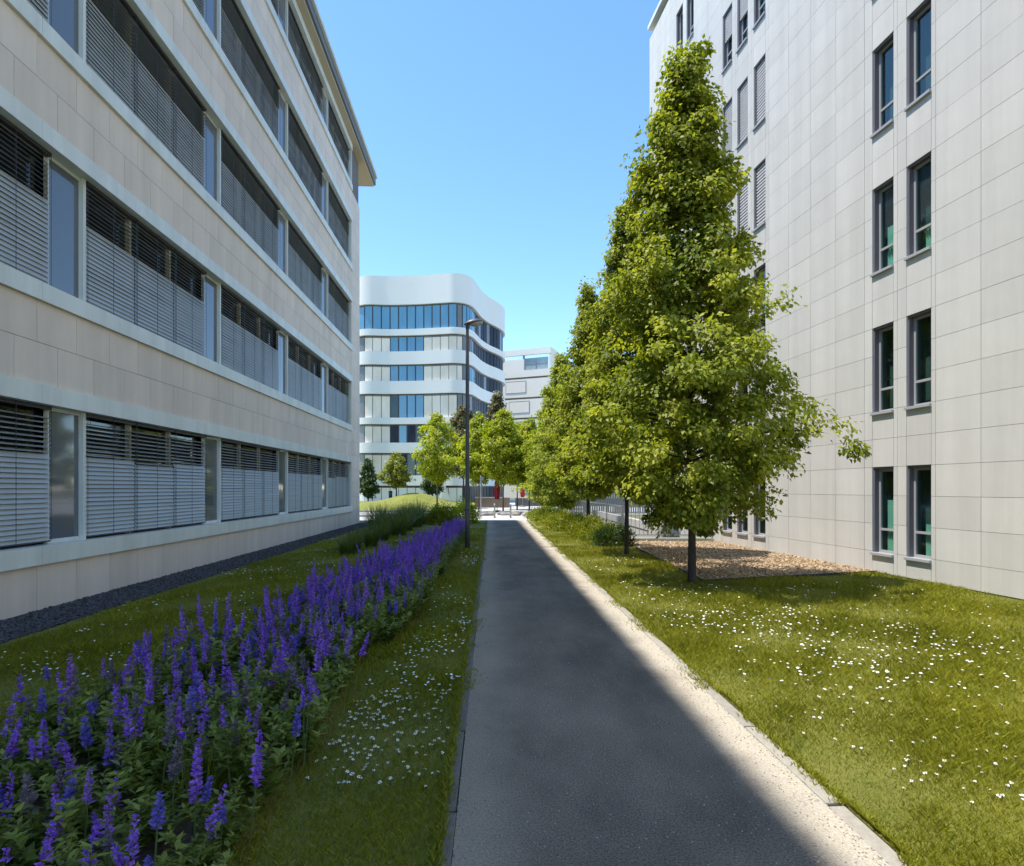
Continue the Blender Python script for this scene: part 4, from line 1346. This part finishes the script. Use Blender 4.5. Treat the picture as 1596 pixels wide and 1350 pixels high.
# daisies
def daisy_geo(s, seed):
    r = random.Random(seed)
    V, F, mi = [], [], []
    npet = 11
    h = 0.055
    for k in range(npet):
        a = 2 * math.pi * k / npet
        w = 0.28
        z1 = h + r.uniform(-.003, .004)
        n = len(V)
        V += [(math.cos(a - w * .7) * s * .28, math.sin(a - w * .7) * s * .28, h), (math.cos(a - w) * s, math.sin(a - w) * s, z1), (math.cos(a + w) * s, math.sin(a + w) * s, z1), (math.cos(a + w * .7) * s * .28, math.sin(a + w * .7) * s * .28, h)]
        F.append((n, n + 1, n + 2, n + 3)); mi.append(0)
    n = len(V)
    for k in range(8):
        a = 2 * math.pi * k / 8
        V.append((math.cos(a) * s * .34, math.sin(a) * s * .34, h + 0.002))
    V.append((0, 0, h + 0.007))
    for k in range(8):
        F.append((n + k, n + (k + 1) % 8, n + 8)); mi.append(1)
    n = len(V)
    V += [(-.0015, 0, 0), (.0015, 0, 0), (.0015, 0, h), (-.0015, 0, h), (0, -.0015, 0), (0, .0015, 0), (0, .0015, h), (0, -.0015, h)]
    F += [(n, n + 1, n + 2, n + 3), (n + 4, n + 5, n + 6, n + 7)]; mi += [2, 2]
    return V, F, mi
dmes = []
for k in range(4):
    V, F, mi = daisy_geo(0.008 + 0.0012 * k, k)
    me = bpy.data.meshes.new('daisy'); me.from_pydata(V, [], F); me.update()
    for mm in ('daisy', 'daisy_eye', 'stem'): me.materials.append(M[mm])
    me.polygons.foreach_set('material_index', mi)
    dmes.append(me)
def cluster_pts(poly, ncl, per, ylo, yhi, sx_, sy_, exclude=(), power=1.0):
    out = []
    tries = 0
    while len(out) < ncl * per and tries < 4000:
        tries += 1
        y = ylo + (yhi - ylo) * rng.uniform() ** power
        x = rng.uniform(-1, 1) * (y * 0.93)
        if not in_poly(np.array([x]), np.array([y]), poly)[0]: continue
        k = rng.poisson(per)
        xs_ = x + rng.normal(0, sx_, k); ys_ = y + rng.normal(0, sy_, k)
        ok = in_poly(xs_, ys_, poly)
        for e in exclude: ok &= ~in_poly(xs_, ys_, e)
        out += list(zip(xs_[ok], ys_[ok]))
    return out
bedw = [(-3.5, 1.4), (-1.1, 1.4), (-1.25, 5.4), (-1.08, 6.6), (-1.28, 14), (-1.6, 21), (-2.1, 21), (-2.2, 18), (-2.75, 10), (-2.9, 6), (-3.2, 4.4)]
pts = []
pts += cluster_pts(LEFT, 42, 10, 5.0, 22, 0.28, 0.3, [bedw, [(-1.6, 0), (5, 0), (5, 40), (-1.6, 40)]])
STRIP = [(-1.42, 3.2), (path_l(3.2) - .1, 3.2), (path_l(26) - .1, 26), (-1.55, 26)]
pts += cluster_pts(STRIP, 34, 12, 3.3, 20, 0.16, 0.35, [bedw], 1.2)
NEARR = [(path_r(3) + 0.3, 3.0), (wall_r(3) - 1, 3), (wall_r(10) - 0.5, 10.2), (3.2, 9.8), (2.6, 18), (path_r(18) + 0.2, 18)]
pts += cluster_pts(NEARR, 62, 11, 3.0, 14, 0.3, 0.36, [CHIPS], 1.0)
# two tight patches by the foot of the bed
for (cx, cy, k, sx_, sy_) in ((-0.85, 4.1, 26, 0.2, 0.12), (-0.62, 7.2, 26, 0.07, 0.25), (2.55, 7.5, 40, 0.25, 0.3), (3.4, 5.6, 40, 0.5, 0.35)):
    for j in range(k):
        pts.append((cx + rng.normal(0, sx_), cy + rng.normal(0, sy_)))
pts = np.array(pts)
ok = (~in_poly(pts[:, 0], pts[:, 1], bedw)) & (in_poly(pts[:, 0], pts[:, 1], LEFT) | in_poly(pts[:, 0], pts[:, 1], RIGHT))
pts = pts[ok]
pts = pts[np.argsort(pts[:, 1])]
infr = (np.abs(pts[:, 0] / pts[:, 1]) < 0.88) & (pts[:, 1] > 2.62)
near = pts[infr][:300]
far = np.concatenate([pts[infr][300:], pts[~infr]])
for k, (x, y) in enumerate(near):
    o = link('daisy', dmes[k % 4], None, None, (x, y, random.uniform(-0.005, 0.012)), (random.uniform(-.35, .35), random.uniform(-.35, .35), random.uniform(0, 6)))
    if x > 0: tag(o, 'small white daisy in the sunny lawn right of the path', 'daisy', 'daisies in the sunny lawn')
    elif x > -2: tag(o, 'small white daisy in the grass strip between flower bed and path', 'daisy', 'daisies in the grass strip')
    else: tag(o, 'small white daisy in the shaded lawn below the beige wall', 'daisy', 'daisies in the shaded lawn')
V, F, MI = [], [], []
for (x, y) in far:
    s = 0.0125 * max(1.0, (y / 8) ** 0.5) * random.uniform(.8, 1.2)
    n = len(V)
    tx, ty = random.uniform(-.3, .3), random.uniform(-.3, .3)
    h = random.uniform(0.05, 0.07)
    for k in range(7):
        a = 2 * math.pi * k / 7
        V.append((x + math.cos(a) * s, y + math.sin(a) * s, h + (math.cos(a) * tx + math.sin(a) * ty) * s))
    V.append((x, y, h + 0.004)); V.append((x, y, h - 0.006))
    for k in range(7):
        F.append((n + k, n + (k + 1) % 7, n + 7)); F.append((n + (k + 1) % 7, n + k, n + 8))
me = bpy.data.meshes.new('daisies'); me.from_pydata(V, [], F); me.update()
tag(link('daisies', me, M['daisy']), 'countless white daisies scattered over the farther lawns', 'daisies', None, 'stuff')

# ================================================================ MULCH CHIPS AND BASALT STONES
def stuff_boxes(name, label, cat, xs_, ys_, z, lx, ly, lz, m, tone):
    n = len(xs_)
    base = np.array([(-1, -1, -1), (1, -1, -1), (1, 1, -1), (-1, 1, -1), (-1, -1, 1), (1, -1, 1), (1, 1, 1), (-1, 1, 1)], float) * 0.5
    sc3 = np.stack([lx, ly, lz], axis=1)
    a, b, c = rng.uniform(0, 6.283, n), rng.normal(0, 0.35, n), rng.normal(0, 0.35, n)
    v = base[None] * sc3[:, None, :] * rng.uniform(0.75, 1.15, (n, 8, 3))
    y2 = v[:, :, 1] * np.cos(b)[:, None] - v[:, :, 2] * np.sin(b)[:, None]
    z2 = v[:, :, 1] * np.sin(b)[:, None] + v[:, :, 2] * np.cos(b)[:, None]
    x3 = v[:, :, 0] * np.cos(c)[:, None] + z2 * np.sin(c)[:, None]
    z3 = -v[:, :, 0] * np.sin(c)[:, None] + z2 * np.cos(c)[:, None]
    xx = x3 * np.cos(a)[:, None] - y2 * np.sin(a)[:, None]
    yy = x3 * np.sin(a)[:, None] + y2 * np.cos(a)[:, None]
    v = np.stack([xx + xs_[:, None], yy + ys_[:, None], z3 + z[:, None]], axis=2)
    f = (np.arange(n) * 8)[:, None, None] + np.array(BOXF)[None]
    o = link(name, np_mesh(name, v.reshape(-1, 3), f.reshape(-1, 4), np.repeat(tone, 8)), m)
    tag(o, label, cat, None, 'stuff')
n = 30000
x = rng.uniform(3.4, 7.4, n); y = rng.uniform(10.3, 18, n)
ok = in_poly(x, y, CHIPS); x, y = x[ok], y[ok]; n = len(x)
stuff_boxes('wood_chips', 'tan wood chip mulch in the bed below the pale wall', 'mulch', x, y, rng.uniform(0.02, 0.055, n), rng.uniform(0.025, 0.085, n), rng.uniform(0.018, 0.04, n), rng.uniform(0.005, 0.014, n), M['chip'], np.clip(rng.normal(.45, .25, n), 0, 1))
n = 11000
y = 5 + 23 * rng.uniform(0, 1, n) ** 1.3
x = wall_l(y) + rng.uniform(0.02, 0.9, n)
stuff_boxes('basalt_gravel', 'dark basalt gravel in the strip along the beige wall', 'gravel', x, y, rng.uniform(0.018, 0.03, n), rng.uniform(0.015, 0.045, n), rng.uniform(0.015, 0.035, n), rng.uniform(0.012, 0.025, n), M['basalt_stone'], np.clip(rng.normal(.45, .25, n), 0, 1))
n = 5000
y = 2 + 16 * rng.uniform(0, 1, n) ** 1.7
x = path_l(y) + 1.95 * rng.beta(0.55, 0.45, n)
stuff_boxes('path_grit', 'loose pale grit lying on the path surface', 'grit', x, y, np.full(n, 0.026), rng.uniform(0.003, 0.009, n), rng.uniform(0.003, 0.008, n), rng.uniform(0.003, 0.006, n), leaf_mat('grit', (0.2, 0.18, 0.155), (0.48, 0.43, 0.35), 0, .9), np.clip(rng.normal(.5, .3, n), 0, 1))

# mulch bed rim
rim = tag(link('mulch_edge', None), kind='structure')
bar_between('metal_edge', CHIPS[0], CHIPS[1], 0.02, 0, 0.06, M['frame_dark'], rim)
bar_between('metal_edge', CHIPS[3], CHIPS[0], 0.02, 0, 0.06, M['frame_dark'], rim)

# ================================================================ SMALL THINGS BY THE PLAZA
def bollard(label, x, y, h=0.8):
    t = thing('bollard', label, 'bollard', (x, y, 0.02), 0, 'steel bollards at the end of the path')
    geo_obj('post', tube_geo([(0, 0, 0), (0, 0, h - .06), (0, 0, h)], [0.045, 0.045, 0.03], 12), M['steel'], t)
    geo_obj('ring', tube_geo([(0, 0, h - 0.16), (0, 0, h - 0.12)], [0.05, 0.05], 12), M['lamp_dark'], t)
    geo_obj('base_plate', tube_geo([(0, 0, 0), (0, 0, 0.02)], [0.08, 0.08], 12), M['steel'], t)
bollard('steel bollard at the path end under the red parasol', -0.98, 32.6)
bollard('steel bollard at the path end nearer the hedge', -0.08, 32.6)
sp_ = thing('sign_post', 'thin pale steel post standing at the left corner of the path end', 'post', (-1.78, 33.0, 0.02))
geo_obj('post', tube_geo([(0, 0, 0), (0, 0, 2.35), (0, 0, 2.38)], [0.035, 0.035, 0.02], 10), M['steel'], sp_)
box('plate', (-0.02, 0.16, -0.045, -0.038, 2.12, 2.34), M['steel'], sp_)
def parasol(label, x, y, h=2.75):
    t = thing('parasol', label, 'parasol', (x, y, 0.02), random.uniform(0, 3), 'closed red parasols on the plaza')
    geo_obj('pole', tube_geo([(0, 0, 0), (0, 0, h)], [0.022, 0.02], 8), M['steel'], t)
    geo_obj('base', tube_geo([(0, 0, 0), (0, 0, 0.08), (0, 0, 0.1)], [0.28, 0.27, 0.06], 16), M['rock'], t)
    V, F = [], []
    nz, na = 14, 24
    for j in range(nz + 1):
        s = j / nz
        z = h * (0.30 + 0.69 * s)
        r0 = 0.205 * (1 - s) ** 0.55 * (0.62 + 0.55 * math.sin(min(1, s * 1.6) * 2.2)) + 0.022
        if 0.38 < s < 0.46: r0 *= 0.72
        for i in range(na):
            a = 2 * math.pi * i / na
            rr = r0 * (1 + 0.22 * math.cos(a * 6 + s * 1.2))
            V.append((math.cos(a) * rr, math.sin(a) * rr, z))
    for j in range(nz):
        for i in range(na):
            i2 = (i + 1) % na
            F.append((j * na + i, j * na + i2, (j + 1) * na + i2, (j + 1) * na + i))
    cl = geo_obj('closed_canopy', (V, F), M['parasol'], t)
    geo_obj('strap', tube_geo([(0, 0, h * .585), (0, 0, h * .605)], [0.12, 0.12], 14, cap=False), M['parasol'], cl)
parasol('larger closed red parasol standing behind the bollards', -1.07, 41.5, 2.95)
parasol('smaller closed red parasol farther off between young trunks', 0.95, 52.0, 2.9)
# boulders and low planting wall between plaza and path end
random.seed(5)
rock_mes = []
for k in range(5):
    bm = bmesh.new(); bmesh.ops.create_icosphere(bm, subdivisions=2, radius=0.5)
    for vv in bm.verts:
        vv.co *= 1 + random.uniform(-.2, .16)
        vv.co.z *= 0.62
    me = bpy.data.meshes.new('boulder'); bm.to_mesh(me); bm.free(); me.materials.append(M['rock']); rock_mes.append(me)
for k in range(26):
    x = random.uniform(-2.6, 2.0); y = random.uniform(35.2, 37.6)
    o = link('boulder', rock_mes[k % 5], None, None, (x, y, 0.08), (0, 0, random.uniform(0, 6)))
    s = random.uniform(0.35, 0.75); o.scale = (s * 1.3, s, s * 0.8)
    tag(o, 'grey boulder in the stone bed beyond the bollards', 'boulder', 'boulders edging the plaza')
pw = thing('planter_wall', 'low brown wall at the foot of the dark entrance glazing', 'wall', (-3.2, 50.0, 0))
box('wall', (0, 3.0, 0, 0.35, 0, 0.85), mat('brown_wall', (0.20, 0.14, 0.105), 0.8, (0.26, 0.19, 0.15), 3), pw)
box('coping', (-0.03, 3.03, -0.03, 0.38, 0.851, 0.92), M['concrete'], pw)
pw2 = thing('planter_wall', 'long low dark wall under the trees right of the parasol', 'wall', (0.3, 54.0, 0))
box('wall', (0, 14.0, 0, 0.35, 0, 0.75), mat('dark_wall', (0.10, 0.095, 0.09), 0.85, (0.15, 0.14, 0.13), 3), pw2)
box('coping', (-0.03, 14.03, -0.03, 0.38, 0.751, 0.81), M['concrete'], pw2)
lbn = thing('litter_bin', 'small black bin beside the round tree on the mound', 'bin', (-11.85, 56.3, float(mound_z(-11.85, 56.3)) - 0.02))
geo_obj('can', tube_geo([(0, 0, 0), (0, 0, 0.6), (0, 0, 0.62)], [0.17, 0.19, 0.15], 14), M['frame_dark'], lbn)
geo_obj('lid', tube_geo([(0, 0, 0.62), (0, 0, 0.68), (0, 0, 0.72)], [0.2, 0.2, 0.08], 14), M['frame_dark'], lbn)
print('single slats', n_single_slats, 'plants', nplant, 'daisies', len(near), len(far))
